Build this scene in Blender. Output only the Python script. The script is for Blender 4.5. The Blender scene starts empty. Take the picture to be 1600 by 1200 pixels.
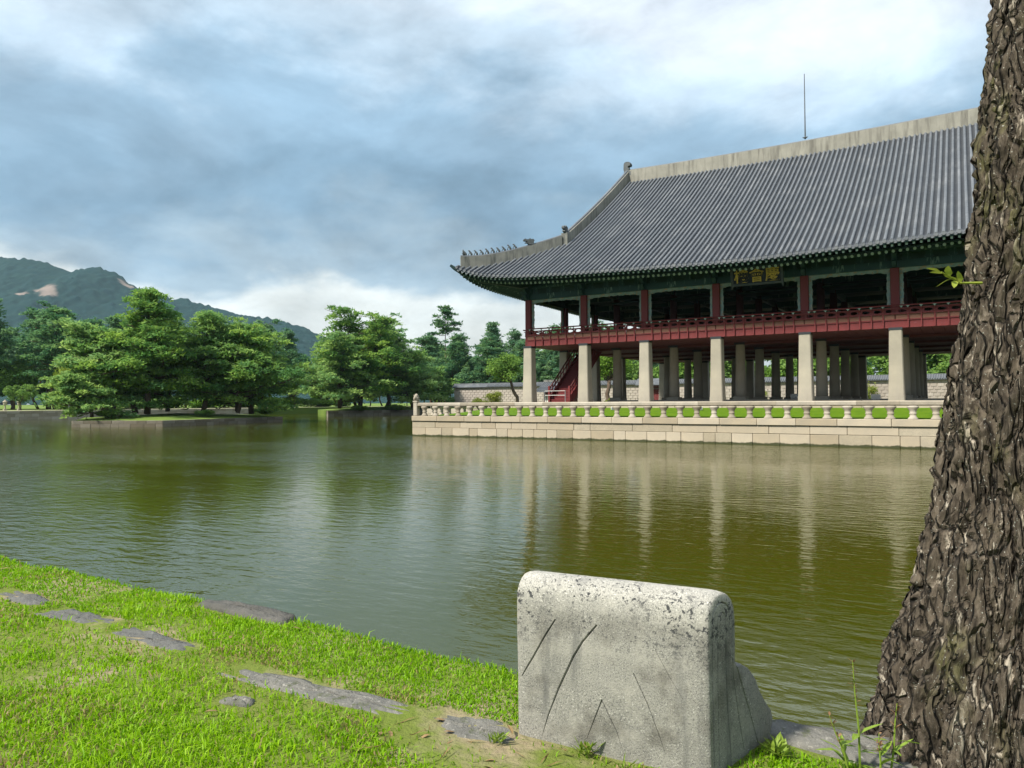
import bpy, math, random
import numpy as np
from mathutils import Matrix, Vector

# ------------------------------------------------------------------ scene, camera, sky, sun
sc = bpy.context.scene
COL = sc.collection
R = math.radians
# world frame: X runs along the pavilion's front, Y into the building, Z=0 is the pond surface (metres)
cam_d = bpy.data.cameras.new('camera'); cam = bpy.data.objects.new('camera', cam_d); COL.objects.link(cam)
cam_d.sensor_width = 36; cam_d.lens = 25.875; cam_d.clip_start = 0.05; cam_d.clip_end = 8000
rv = Vector((0.85056213, 0.52585235, -0.00483462)); vv = Vector((0.01691084, -0.01816211, 0.99969203)); wv = Vector((-0.5256026, 0.85038194, 0.02434061))
M4 = Matrix((rv, vv, -wv)).transposed().to_4x4(); M4.translation = (27.816, -47.528, 2.385)
cam.matrix_world = M4
sc.camera = cam

SUN_AZ = Vector((-0.42, -0.907, 0)).normalized(); SUN_EL = R(48)
world = bpy.data.worlds.new('World'); sc.world = world; world.use_nodes = True
def build_world():
    nt = world.node_tree; N = nt.nodes; Lk = nt.links
    for n in list(N): N.remove(n)
    out = N.new('ShaderNodeOutputWorld'); bg = N.new('ShaderNodeBackground'); bg.inputs['Strength'].default_value = 0.10
    Lk.new(bg.outputs[0], out.inputs[0])
    sky = N.new('ShaderNodeTexSky'); sky.sky_type = 'NISHITA'; sky.sun_disc = False
    sky.sun_elevation = SUN_EL; sky.sun_rotation = math.atan2(SUN_AZ.x, SUN_AZ.y)
    tc = N.new('ShaderNodeTexCoord'); sep = N.new('ShaderNodeSeparateXYZ'); Lk.new(tc.outputs['Generated'], sep.inputs[0])
    def math_(op, a, b=None, clamp=False):
        m = N.new('ShaderNodeMath'); m.operation = op; m.use_clamp = clamp
        for i, x in enumerate((a, b)):
            if x is None: continue
            if isinstance(x, (int, float)): m.inputs[i].default_value = x
            else: Lk.new(x, m.inputs[i])
        return m.outputs[0]
    zc = math_('MAXIMUM', sep.outputs[2], 0.0)
    den = math_('ADD', zc, 0.16)
    px = math_('DIVIDE', sep.outputs[0], den); py = math_('DIVIDE', sep.outputs[1], den)
    comb = N.new('ShaderNodeCombineXYZ'); Lk.new(px, comb.inputs[0]); Lk.new(py, comb.inputs[1])
    den2 = math_('ADD', zc, 0.62); comb2 = N.new('ShaderNodeCombineXYZ')
    Lk.new(math_('DIVIDE', sep.outputs[0], den2), comb2.inputs[0]); Lk.new(math_('DIVIDE', sep.outputs[1], den2), comb2.inputs[1]); Lk.new(math_('MULTIPLY', zc, 1.6), comb2.inputs[2])
    def noise(scale, detail, rough, off, dist=0.0, lac=2.1, cb=None):
        mp = N.new('ShaderNodeMapping'); mp.inputs['Location'].default_value = off; Lk.new((cb or comb).outputs[0], mp.inputs[0])
        n = N.new('ShaderNodeTexNoise'); n.inputs['Scale'].default_value = scale; n.inputs['Detail'].default_value = detail
        n.inputs['Roughness'].default_value = rough; n.inputs['Distortion'].default_value = dist; n.inputs['Lacunarity'].default_value = lac
        Lk.new(mp.outputs[0], n.inputs['Vector']); return n.outputs['Fac']
    big = noise(0.62, 3, 0.5, BIG_OFF, 0.3)
    mid = noise(2.6, 8, 0.55, (11.3, 2.4, 3.0), 0.15, cb=comb2)
    fine = noise(4.6, 12, 0.60, (4.3, 9.4, 1.0), 0.25, cb=comb2)
    # cloud deck: height in the sky, pushed about by the billows
    h = math_('ADD', zc, math_('MULTIPLY', math_('SUBTRACT', big, 0.5), 0.30))
    h = math_('ADD', h, math_('MULTIPLY', math_('SUBTRACT', mid, 0.5), 0.30))
    ramp = N.new('ShaderNodeValToRGB'); Lk.new(h, ramp.inputs[0]); cr = ramp.color_ramp; cr.interpolation = 'EASE'
    stops = [(0.0, (0.50, 0.58, 0.61)), (0.08, (0.68, 0.71, 0.68)), (0.15, (0.70, 0.75, 0.74)), (0.205, (0.32, 0.43, 0.515)), (0.275, (0.205, 0.33, 0.445)),
             (0.335, (0.27, 0.41, 0.54)), (0.40, (0.50, 0.63, 0.75)), (0.48, (0.68, 0.76, 0.85)), (0.70, (0.60, 0.69, 0.79)), (1.0, (0.55, 0.64, 0.73))]
    while len(cr.elements) < len(stops): cr.elements.new(0.5)
    for e, (p, c) in zip(cr.elements, stops): e.position = p; e.color = (*c, 1)
    # billows: brighter and darker lumps
    mod = math_('ADD', 0.36, math_('MULTIPLY', fine, 1.28))
    mul = N.new('ShaderNodeVectorMath'); mul.operation = 'SCALE'; Lk.new(ramp.outputs[0], mul.inputs[0]); Lk.new(mod, mul.inputs['Scale'])
    mul2 = N.new('ShaderNodeVectorMath'); mul2.operation = 'SCALE'; Lk.new(mul.outputs[0], mul2.inputs[0]); mul2.inputs['Scale'].default_value = SKY_GAIN
    # gaps of blue high up
    gap = noise(0.9, 6, 0.55, (21.0, 14.2, 0), 0.3)
    g = N.new('ShaderNodeMapRange'); Lk.new(gap, g.inputs[0]); g.inputs[1].default_value = 0.60; g.inputs[2].default_value = 0.70
    mix = N.new('ShaderNodeMix'); mix.data_type = 'RGBA'; Lk.new(math_('MULTIPLY', g.outputs[0], math_('GREATER_THAN', h, 0.45)), mix.inputs[0])
    Lk.new(mul2.outputs[0], mix.inputs[6]); Lk.new(sky.outputs[0], mix.inputs[7])
    Lk.new(mix.outputs[2], bg.inputs['Color'])
SKY_GAIN = 5.2; BIG_OFF = (12.0, -12.3, 0)
build_world()
sun_d = bpy.data.lights.new('sun', 'SUN'); sun_d.energy = 3.1; sun_d.angle = R(5); sun_d.color = (1.0, 0.93, 0.80)
sun = bpy.data.objects.new('sun', sun_d); COL.objects.link(sun)
sd = Vector((SUN_AZ.x*math.cos(SUN_EL), SUN_AZ.y*math.cos(SUN_EL), math.sin(SUN_EL)))
sun.rotation_euler = sd.to_track_quat('Z', 'Y').to_euler(); sun.location = (0, -60, 60)
vs = sc.view_settings; vs.view_transform = 'Standard'; vs.look = 'None'; vs.exposure = 1.32; vs.gamma = 1; vs.use_curve_mapping = False
sc.cycles.use_denoising = True; sc.cycles.max_bounces = 6; sc.cycles.diffuse_bounces = 3; sc.cycles.glossy_bounces = 3
sc.cycles.transmission_bounces = 3; sc.cycles.transparent_max_bounces = 6; sc.cycles.volume_bounces = 0
sc.cycles.caustics_reflective = False; sc.cycles.caustics_refractive = False

rng = np.random.default_rng(7); rnd = random.Random(7)

# ------------------------------------------------------------------ helpers
def tag(o, label=None, cat=None, group=None, kind=None):
    if label: o['label'] = label
    if cat: o['category'] = cat
    if group: o['group'] = group
    if kind: o['kind'] = kind
    return o
def ob(name, data, parent=None, loc=(0, 0, 0), rot=(0, 0, 0), scale=(1, 1, 1)):
    o = bpy.data.objects.new(name, data); COL.objects.link(o)
    o.location = loc; o.rotation_euler = rot; o.scale = scale
    if parent: o.parent = parent
    return o
def empty(name, loc=(0, 0, 0), rz=0, parent=None):
    o = ob(name, None, parent, loc, (0, 0, rz)); o.empty_display_size = 0.3; return o
def npmesh(name, V, F, mat, smooth=False, fattr=None, vattr=None):
    V = np.asarray(V, np.float32).reshape(-1, 3); F = np.asarray(F, np.int32); k = F.shape[1]
    me = bpy.data.meshes.new(name); me.vertices.add(len(V)); me.vertices.foreach_set('co', V.ravel())
    me.loops.add(F.size); me.loops.foreach_set('vertex_index', F.ravel())
    me.polygons.add(len(F)); me.polygons.foreach_set('loop_start', np.arange(0, F.size, k, dtype=np.int32))
    me.polygons.foreach_set('loop_total', np.full(len(F), k, np.int32))
    if smooth: me.polygons.foreach_set('use_smooth', np.ones(len(F), bool))
    for nm, val in (fattr or {}).items():
        a = me.attributes.new(nm, 'FLOAT', 'FACE'); a.data.foreach_set('value', np.asarray(val, np.float32))
    for nm, val in (vattr or {}).items():
        a = me.attributes.new(nm, 'FLOAT', 'POINT'); a.data.foreach_set('value', np.asarray(val, np.float32))
    me.update(calc_edges=True); me.validate()
    if mat: me.materials.append(mat)
    return me
class MB:
    def __init__(s): s.v = []; s.f = []; s.sm = False
    def add(s, V, F):
        b = len(s.v); s.v += [tuple(map(float, p)) for p in V]; s.f += [tuple(b+i for i in f) for f in F]; return s
    def box(s, x0, x1, y0, y1, z0, z1):
        return s.add([(x0,y0,z0),(x1,y0,z0),(x1,y1,z0),(x0,y1,z0),(x0,y0,z1),(x1,y0,z1),(x1,y1,z1),(x0,y1,z1)],
                     [(0,3,2,1),(4,5,6,7),(0,1,5,4),(1,2,6,5),(2,3,7,6),(3,0,4,7)])
    def cbox(s, x0, x1, y0, y1, z0, z1, c=0.02, j=0.0, r=None):
        """box with chamfered edges; j jitters the corners"""
        V = []; idx = {}
        for ix in (0, 1):
            for iy in (0, 1):
                for iz in (0, 1):
                    p = [(x0, x1)[ix], (y0, y1)[iy], (z0, z1)[iz]]; sg = [1-2*ix, 1-2*iy, 1-2*iz]
                    if j: p = [a + r.uniform(-j, j) for a in p]
                    for ax in range(3):
                        q = [p[k] + (0 if k == ax else sg[k]*c) for k in range(3)]
                        idx[(ix, iy, iz, ax)] = len(V); V.append(q)
        F = []; g = lambda ix, iy, iz, ax: idx[(ix, iy, iz, ax)]
        for ax in range(3):
            for sd in (0, 1):
                o = [k for k in range(3) if k != ax]; q = []
                for a, b in ((0,0),(1,0),(1,1),(0,1)):
                    t = [0,0,0]; t[ax] = sd; t[o[0]] = a; t[o[1]] = b; q.append(g(*t, ax))
                if (sd == 1) == (ax == 1): q = q[::-1]
                F.append(q)
        for ax in range(3):
            o = [k for k in range(3) if k != ax]
            for a in (0, 1):
                for b in (0, 1):
                    t0 = [0,0,0]; t0[o[0]] = a; t0[o[1]] = b; t1 = list(t0); t1[ax] = 1
                    q = [g(*t0, o[0]), g(*t1, o[0]), g(*t1, o[1]), g(*t0, o[1])]
                    F.append(q)
        for ix in (0, 1):
            for iy in (0, 1):
                for iz in (0, 1):
                    F.append([g(ix,iy,iz,0), g(ix,iy,iz,1), g(ix,iy,iz,2)])
        return s.add(V, F)
    def tube(s, pts, rad, n=8, cap=True, sq=False):
        pts = [Vector(p) for p in pts]; m = len(pts)
        if isinstance(rad, (int, float)): rad = [rad]*m
        V = []; F = []; up = Vector((0, 0, 1))
        t0 = (pts[1]-pts[0]).normalized()
        a = up.cross(t0)
        if a.length < 1e-3: a = Vector((1, 0, 0))
        a.normalize()
        for i in range(m):
            t = (pts[min(i+1, m-1)] - pts[max(i-1, 0)]).normalized()
            a = (a - t*a.dot(t)).normalized(); b = t.cross(a)
            for k in range(n):
                th = 2*math.pi*(k + (0.5 if sq else 0))/n
                p = pts[i] + (a*math.cos(th) + b*math.sin(th))*rad[i]; V.append(tuple(p))
        for i in range(m-1):
            for k in range(n):
                F.append((i*n+k, i*n+(k+1) % n, (i+1)*n+(k+1) % n, (i+1)*n+k))
        if cap: F.append(tuple(range(n-1, -1, -1))); F.append(tuple((m-1)*n+k for k in range(n)))
        return s.add(V, F)
    def lathe(s, prof, n=12, c=(0, 0, 0), sx=1, sy=1, ph=0):
        V = []; F = []; m = len(prof)
        for r_, z in prof:
            for k in range(n):
                th = 2*math.pi*k/n + ph; V.append((c[0]+sx*r_*math.cos(th), c[1]+sy*r_*math.sin(th), c[2]+z))
        for i in range(m-1):
            for k in range(n): F.append((i*n+k, i*n+(k+1) % n, (i+1)*n+(k+1) % n, (i+1)*n+k))
        F.append(tuple(range(n-1, -1, -1))); F.append(tuple((m-1)*n+k for k in range(n)))
        return s.add(V, F)
    def prism(s, poly, d0, d1, axis='y'):
        """polygon (a,b) extruded between d0 and d1; axis y: (x,z), axis x: (y,z), axis z: (x,y)"""
        def P(a, b, d): return {'y': (a, d, b), 'x': (d, a, b), 'z': (a, b, d)}[axis]
        n = len(poly); V = [P(a, b, d0) for a, b in poly] + [P(a, b, d1) for a, b in poly]
        return s.add(V, [tuple(range(n-1, -1, -1)), tuple(range(n, 2*n))] + [(i, (i+1) % n, n+(i+1) % n, n+i) for i in range(n)])
    def mesh(s, name, mat, smooth=False):
        me = bpy.data.meshes.new(name); me.from_pydata(s.v, [], s.f)
        if smooth: me.polygons.foreach_set('use_smooth', np.ones(len(me.polygons), bool))
        import bmesh
        bm = bmesh.new(); bm.from_mesh(me); bmesh.ops.recalc_face_normals(bm, faces=bm.faces); bm.to_mesh(me); bm.free()
        me.update(); me.materials.append(mat); return me
    def build(s, name, mat, parent=None, smooth=False, **k): return ob(name, s.mesh(name, mat, smooth), parent, **k)
def copy_tree(o, parent=None):
    c = o.copy(); COL.objects.link(c); c.parent = parent
    for ch in list(o.children): copy_tree(ch, c)
    return c
# value noise on arrays
def _h(ix, iy, s):
    n = (ix.astype(np.int64)*374761393 + iy.astype(np.int64)*668265263 + s*974634777) & 0x7fffffff
    n = ((n ^ (n >> 13))*1274126177) & 0x7fffffff
    return ((n ^ (n >> 16)) & 0xffff)/65535.0
def vn(x, y, s=0, wrap=None):
    ix = np.floor(x); iy = np.floor(y); fx = x-ix; fy = y-iy; fx = fx*fx*(3-2*fx); fy = fy*fy*(3-2*fy)
    w = (lambda a: np.mod(a, wrap)) if wrap else (lambda a: a)
    a = _h(w(ix), iy, s); b = _h(w(ix+1), iy, s); c = _h(w(ix), iy+1, s); d = _h(w(ix+1), iy+1, s)
    return (a*(1-fx)+b*fx)*(1-fy) + (c*(1-fx)+d*fx)*fy
def fbm(x, y, s=0, o=4, wrap=None):
    t = 0; a = 0.5; tot = 0
    for i in range(o):
        t = t + a*vn(x, y, s+i*17, wrap); tot += a; a *= 0.5; x = x*2; y = y*2
        if wrap: wrap = wrap*2
    return t/tot

# ------------------------------------------------------------------ materials
def mat(name, col, rough=0.8, var=None, scale=3.0, detail=6, bump=0.0, bscale=None, spec=0.3, obvar=0.0, speck=None, stain=None, attr=None, trans=0.0, coord='Object', stretch=None, metal=0, fur=None):
    m = bpy.data.materials.new(name); m.use_nodes = True; nt = m.node_tree; N = nt.nodes; L = nt.links
    b = N['Principled BSDF']; b.inputs['Roughness'].default_value = rough; b.inputs['Specular IOR Level'].default_value = spec; b.inputs['Metallic'].default_value = metal
    tc = N.new('ShaderNodeTexCoord'); vec = tc.outputs[coord]
    if stretch:
        mp = N.new('ShaderNodeMapping'); mp.inputs['Scale'].default_value = stretch; L.new(vec, mp.inputs[0]); vec = mp.outputs[0]
    def noise(sc_, d=detail, r=0.6, v=None):
        n = N.new('ShaderNodeTexNoise'); n.inputs['Scale'].default_value = sc_; n.inputs['Detail'].default_value = d; n.inputs['Roughness'].default_value = r
        L.new(v or vec, n.inputs['Vector']); return n.outputs['Fac']
    def mixc(f, a, c, mode='MIX'):
        x = N.new('ShaderNodeMix'); x.data_type = 'RGBA'; x.blend_type = mode
        for s, val in ((0, f), (6, a), (7, c)):
            if isinstance(val, (int, float)): x.inputs[s].default_value = val
            elif isinstance(val, tuple): x.inputs[s].default_value = (*val, 1) if len(val) == 3 else val
            else: L.new(val, x.inputs[s])
        return x.outputs[2]
    def ramp(f, p0, p1):
        r = N.new('ShaderNodeMapRange'); L.new(f, r.inputs[0]); r.inputs[1].default_value = p0; r.inputs[2].default_value = p1; return r.outputs[0]
    c = tuple(col)
    if var: c = mixc(ramp(noise(scale), 0.3, 0.7), c, tuple(var))
    if attr:
        a = N.new('ShaderNodeAttribute'); a.attribute_name = attr[0]; c = mixc(a.outputs['Fac'], c, tuple(attr[1]))
    if speck:
        for (sc_, lo, hi, sc_col) in speck: c = mixc(ramp(noise(sc_, 3, 0.7), lo, hi), c, tuple(sc_col))
    if stain:
        mp = N.new('ShaderNodeMapping'); mp.inputs['Scale'].default_value = stain[0]; L.new(tc.outputs[coord], mp.inputs[0])
        c = mixc(ramp(noise(1.0, 5, 0.65, mp.outputs[0]), stain[1], stain[2]), c, tuple(stain[3]))
    if obvar:
        oi = N.new('ShaderNodeObjectInfo'); mr = N.new('ShaderNodeMapRange'); L.new(oi.outputs['Random'], mr.inputs[0]); mr.inputs[3].default_value = 1-obvar; mr.inputs[4].default_value = 1+obvar
        hs = N.new('ShaderNodeHueSaturation'); L.new(mr.outputs[0], hs.inputs['Value'])
        mr2 = N.new('ShaderNodeMapRange'); L.new(oi.outputs['Random'], mr2.inputs[0]); mr2.inputs[3].default_value = 1.0+obvar*0.8; mr2.inputs[4].default_value = 1-obvar*0.8
        L.new(mr2.outputs[0], hs.inputs['Saturation'])
        if isinstance(c, tuple): hs.inputs['Color'].default_value = (*c, 1)
        else: L.new(c, hs.inputs['Color'])
        c = hs.outputs[0]
    if isinstance(c, tuple): b.inputs['Base Color'].default_value = (*c, 1)
    else: L.new(c, b.inputs['Base Color'])
    if bump:
        bp = N.new('ShaderNodeBump'); bp.inputs['Strength'].default_value = bump; bp.inputs['Distance'].default_value = 0.02
        L.new(noise(bscale or scale*6, 6, 0.65), bp.inputs['Height']); L.new(bp.outputs[0], b.inputs['Normal'])
    if trans:
        tr = N.new('ShaderNodeBsdfTranslucent'); ms = N.new('ShaderNodeMixShader'); ms.inputs[0].default_value = trans
        if isinstance(c, tuple): tr.inputs[0].default_value = (*c, 1)
        else: L.new(c, tr.inputs[0])
        L.new(b.outputs[0], ms.inputs[1]); L.new(tr.outputs[0], ms.inputs[2]); L.new(ms.outputs[0], N['Material Output'].inputs[0])
    return m
M = {}
M['terrace'] = mat('terrace_granite', (0.385, 0.325, 0.24), 0.85, (0.305, 0.268, 0.212), 1.2, bump=0.35, bscale=14, obvar=0.17, speck=[(14, 0.60, 0.72, (0.27, 0.24, 0.19))])
M['rough'] = mat('old_granite', (0.29, 0.255, 0.195), 0.9, (0.37, 0.32, 0.24), 2.0, bump=0.6, bscale=11, obvar=0.15, speck=[(16, 0.52, 0.66, (0.25, 0.225, 0.18))])
M['balus'] = mat('baluster_granite', (0.35, 0.31, 0.25), 0.85, (0.265, 0.24, 0.20), 2.5, bump=0.4, bscale=16, obvar=0.22, speck=[(7, 0.55, 0.68, (0.25, 0.23, 0.19))])
def waterline(m, top):
    nt = m.node_tree; N = nt.nodes; L = nt.links; b = N['Principled BSDF']; src = b.inputs['Base Color'].links[0].from_socket
    tc = N.new('ShaderNodeTexCoord'); sp = N.new('ShaderNodeSeparateXYZ'); L.new(tc.outputs['Object'], sp.inputs[0])
    n = N.new('ShaderNodeTexNoise'); n.inputs['Scale'].default_value = 3.5; n.inputs['Detail'].default_value = 5; L.new(tc.outputs['Object'], n.inputs['Vector'])
    ad = N.new('ShaderNodeMath'); ad.operation = 'MULTIPLY_ADD'; L.new(n.outputs['Fac'], ad.inputs[0]); ad.inputs[1].default_value = -0.22; L.new(sp.outputs[2], ad.inputs[2])
    r = N.new('ShaderNodeMapRange'); L.new(ad.outputs[0], r.inputs[0]); r.inputs[1].default_value = top+0.03; r.inputs[2].default_value = top-0.03
    x = N.new('ShaderNodeMix'); x.data_type = 'RGBA'; L.new(r.outputs[0], x.inputs[0]); L.new(src, x.inputs[6]); x.inputs[7].default_value = (0.045, 0.05, 0.022, 1); L.new(x.outputs[2], b.inputs['Base Color'])
for k_ in ('terrace', 'rough'): waterline(M[k_], 0.0)
M['pillar'] = mat('pillar_granite', (0.355, 0.325, 0.265), 0.85, (0.26, 0.242, 0.205), 0.8, bump=0.2, bscale=12, obvar=0.05, stain=((2.0, 2.0, 0.25), 0.52, 0.75, (0.30, 0.28, 0.24)))
M['islestone'] = mat('island_stone', (0.19, 0.165, 0.125), 0.9, (0.125, 0.112, 0.088), 1.5, bump=0.5, bscale=9, obvar=0.25)
M['bankstone'] = mat('bank_stone', (0.37, 0.325, 0.25), 0.9, (0.28, 0.25, 0.2), 1.5, bump=0.4, bscale=9, obvar=0.2)
M['joint'] = mat('joint_earth', (0.10, 0.09, 0.07), 0.95)
M['red'] = mat('red_paint', (0.150, 0.024, 0.026), 0.6, (0.115, 0.020, 0.022), 2.5, bump=0.1, bscale=25, stretch=(1, 1, 0.4))
M['reddark'] = mat('red_boards', (0.10, 0.028, 0.026), 0.7, (0.075, 0.022, 0.022), 2.0)
M['tanpanel'] = mat('faded_panel', (0.20, 0.105, 0.07), 0.7, (0.16, 0.065, 0.05), 2.0)
M['teal'] = mat('green_timber_paint', (0.016, 0.055, 0.062), 0.6, (0.012, 0.040, 0.048), 1.5, stain=((3.5, 3.5, 0.8), 0.58, 0.66, (0.10, 0.17, 0.15)))
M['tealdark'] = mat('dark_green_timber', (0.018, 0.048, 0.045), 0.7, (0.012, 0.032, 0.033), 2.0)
M['fringe'] = mat('carved_fringe_paint', (0.30, 0.34, 0.33), 0.65, (0.12, 0.22, 0.22), 3.5, stain=((6, 6, 6), 0.55, 0.62, (0.30, 0.22, 0.15)))
M['rafterend'] = mat('rafter_end_paint', (0.33, 0.42, 0.37), 0.6, (0.22, 0.33, 0.29), 8)
M['black'] = mat('black_collar', (0.022, 0.028, 0.034), 0.6)
M['tile'] = mat('roof_tile', (0.122, 0.135, 0.154), 0.66, (0.090, 0.101, 0.117), 2.2, bump=0.25, bscale=12, spec=0.35, obvar=0.10, stain=((0.7, 0.5, 0.5), 0.50, 0.66, (0.15, 0.16, 0.175)))
M['tilebed'] = mat('roof_tile_bed', (0.095, 0.105, 0.12), 0.75, (0.065, 0.075, 0.09), 3.0, bump=0.4, bscale=9, stain=((0.7, 0.5, 0.5), 0.52, 0.70, (0.13, 0.14, 0.15)))
M['plaster'] = mat('ridge_plaster', (0.275, 0.268, 0.235), 0.9, (0.20, 0.195, 0.17), 0.9, bump=0.2, bscale=5, stain=((3.2, 3.2, 0.28), 0.47, 0.66, (0.13, 0.125, 0.11)))
M['plasterdark'] = mat('weathered_ridge_plaster', (0.20, 0.20, 0.18), 0.9, (0.125, 0.13, 0.122), 1.1, bump=0.2, bscale=5, stain=((2.2, 2.2, 0.4), 0.50, 0.68, (0.07, 0.075, 0.072)))
M['figure'] = mat('clay_figure', (0.06, 0.072, 0.08), 0.7, (0.10, 0.11, 0.115), 6)
M['white'] = mat('white_paint', (0.62, 0.62, 0.60), 0.6, (0.55, 0.55, 0.53), 3)
M['metal'] = mat('dull_metal', (0.30, 0.31, 0.32), 0.4, spec=0.5, metal=0.7)
M['gold'] = mat('gold_leaf_paint', (0.50, 0.35, 0.05), 0.5, (0.27, 0.20, 0.035), 6)
M['board'] = mat('plaque_board', (0.006, 0.011, 0.018), 0.7, (0.010, 0.016, 0.024), 3)
M['plaqueframe'] = mat('plaque_frame_paint', (0.018, 0.035, 0.042), 0.6, (0.05, 0.055, 0.05), 2.5)
M['bark'] = mat('tree_bark', (0.075, 0.055, 0.042), 0.95, (0.12, 0.085, 0.062), 3.0, bump=0.6, bscale=12, stretch=(1, 1, 0.3))
M['redbark'] = mat('red_pine_bark', (0.15, 0.085, 0.058), 0.95, (0.10, 0.062, 0.046), 2.0, bump=0.6, bscale=10, stretch=(1, 1, 0.3))
def leafmat(name, a, b_, trans=0.25, obvar=0.12): return mat(name, a, 0.65, None, attr=('tone', b_), trans=trans, obvar=obvar, spec=0.25)
M['pine'] = leafmat('pine_needles', (0.125, 0.270, 0.090), (0.34, 0.49, 0.115), 0.5)
M['pinedark'] = leafmat('dark_pine_needles', (0.075, 0.190, 0.100), (0.20, 0.335, 0.125), 0.5)
M['leaf'] = leafmat('broad_leaves', (0.095, 0.20, 0.035), (0.22, 0.36, 0.055), 0.45)
M['willow'] = leafmat('willow_leaves', (0.17, 0.25, 0.04), (0.32, 0.39, 0.06), 0.4)
M['bush'] = leafmat('bush_leaves', (0.13, 0.18, 0.03), (0.27, 0.30, 0.06))
M['wall'] = mat('wall_face', (0.27, 0.235, 0.21), 0.9, (0.32, 0.285, 0.25), 1.0, bump=0.3, bscale=8)
M['wallstone'] = mat('wall_brick', (0.35, 0.31, 0.28), 0.9, (0.29, 0.255, 0.23), 1.2, obvar=0.12, bump=0.3, bscale=10)
M['gravel'] = mat('pale_path', (0.50, 0.45, 0.34), 0.95, (0.42, 0.38, 0.28), 0.8)
M['lawn'] = mat('terrace_lawn', (0.062, 0.130, 0.006), 0.85, (0.092, 0.165, 0.008), 1.8, bump=0.8, bscale=30, spec=0.1)
M['farlawn'] = mat('far_grass', (0.16, 0.22, 0.045), 0.9, (0.09, 0.15, 0.03), 0.12, bump=0.6, bscale=4, spec=0.1)
M['soil'] = mat('bank_soil', (0.11, 0.165, 0.020), 0.95, (0.14, 0.16, 0.040), 3.0, bump=0.9, bscale=30, spec=0.15, stain=((1.6, 1.6, 1.6), 0.50, 0.62, (0.26, 0.215, 0.14)))
M['kerb'] = mat('kerb_stone', (0.19, 0.185, 0.168), 0.9, (0.10, 0.10, 0.092), 7.0, bump=0.9, bscale=30, speck=[(55, 0.58, 0.7, (0.30, 0.29, 0.26)), (16, 0.56, 0.66, (0.09, 0.10, 0.06))])
M['kerbmid'] = mat('dark_kerb_stone', (0.085, 0.088, 0.086), 0.85, (0.13, 0.13, 0.122), 8, bump=0.9, bscale=30, speck=[(40, 0.6, 0.7, (0.2, 0.2, 0.18))])
M['kerbdark'] = mat('dark_wet_stone', (0.06, 0.06, 0.056), 0.8, (0.11, 0.105, 0.095), 6, bump=0.8, bscale=30)

# water: olive pond water with wind ripples
def water_mat():
    m = bpy.data.materials.new('pond_water'); m.use_nodes = True; nt = m.node_tree; N = nt.nodes; L = nt.links; b = N['Principled BSDF']
    b.inputs['Base Color'].default_value = (0.042, 0.048, 0.002, 1); b.inputs['Roughness'].default_value = 0.06; b.inputs['IOR'].default_value = 1.6
    tc = N.new('ShaderNodeTexCoord')
    def noise(scale, d, vecscale, rot=0.0, r=0.5, dist=0.0):
        mp = N.new('ShaderNodeMapping'); mp.inputs['Scale'].default_value = vecscale; mp.inputs['Rotation'].default_value = (0, 0, rot); L.new(tc.outputs['Object'], mp.inputs[0])
        n = N.new('ShaderNodeTexNoise'); n.inputs['Scale'].default_value = scale; n.inputs['Detail'].default_value = d; n.inputs['Roughness'].default_value = r; n.inputs['Distortion'].default_value = dist
        L.new(mp.outputs[0], n.inputs['Vector']); return n.outputs['Fac']
    def mth(op, a, c):
        x = N.new('ShaderNodeMath'); x.operation = op
        for i, val in enumerate((a, c)):
            if isinstance(val, (int, float)): x.inputs[i].default_value = val
            else: L.new(val, x.inputs[i])
        return x.outputs[0]
    small = noise(4.6, 3.5, (0.42, 1.0, 1), R(-24), 0.45, 0.3)
    chop = noise(13.0, 3, (0.5, 1.0, 1), R(-40), 0.5, 0.3)
    swell = noise(1.1, 2, (0.6, 1.0, 1), R(-10), 0.4, 0.2)
    patch = noise(0.060, 4, (0.55, 1.0, 1), R(-30), 0.5, 0.4)
    mr = N.new('ShaderNodeMapRange'); L.new(patch, mr.inputs[0]); mr.inputs[1].default_value = 0.40; mr.inputs[2].default_value = 0.60; mr.inputs[3].default_value = 0.25; mr.inputs[4].default_value = 1.35
    hgt = mth('ADD', mth('ADD', mth('MULTIPLY', small, 0.044), mth('MULTIPLY', chop, 0.013)), mth('MULTIPLY', swell, 0.026))
    sep = N.new('ShaderNodeSeparateXYZ'); L.new(tc.outputs['Object'], sep.inputs[0])
    # open, wind-ruffled water lies towards the near bank; the lee of the islands is calmer
    lee = N.new('ShaderNodeMapRange'); L.new(sep.outputs[1], lee.inputs[0]); lee.inputs[1].default_value = -14; lee.inputs[2].default_value = -2; lee.inputs[3].default_value = 1.0; lee.inputs[4].default_value = 0.22
    bp = N.new('ShaderNodeBump'); bp.inputs['Distance'].default_value = 1.0; L.new(hgt, bp.inputs['Height'])
    L.new(mth('MULTIPLY', mr.outputs[0], lee.outputs[0]), bp.inputs['Strength']); L.new(bp.outputs[0], b.inputs['Normal'])
    return m
M['water'] = water_mat()

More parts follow.
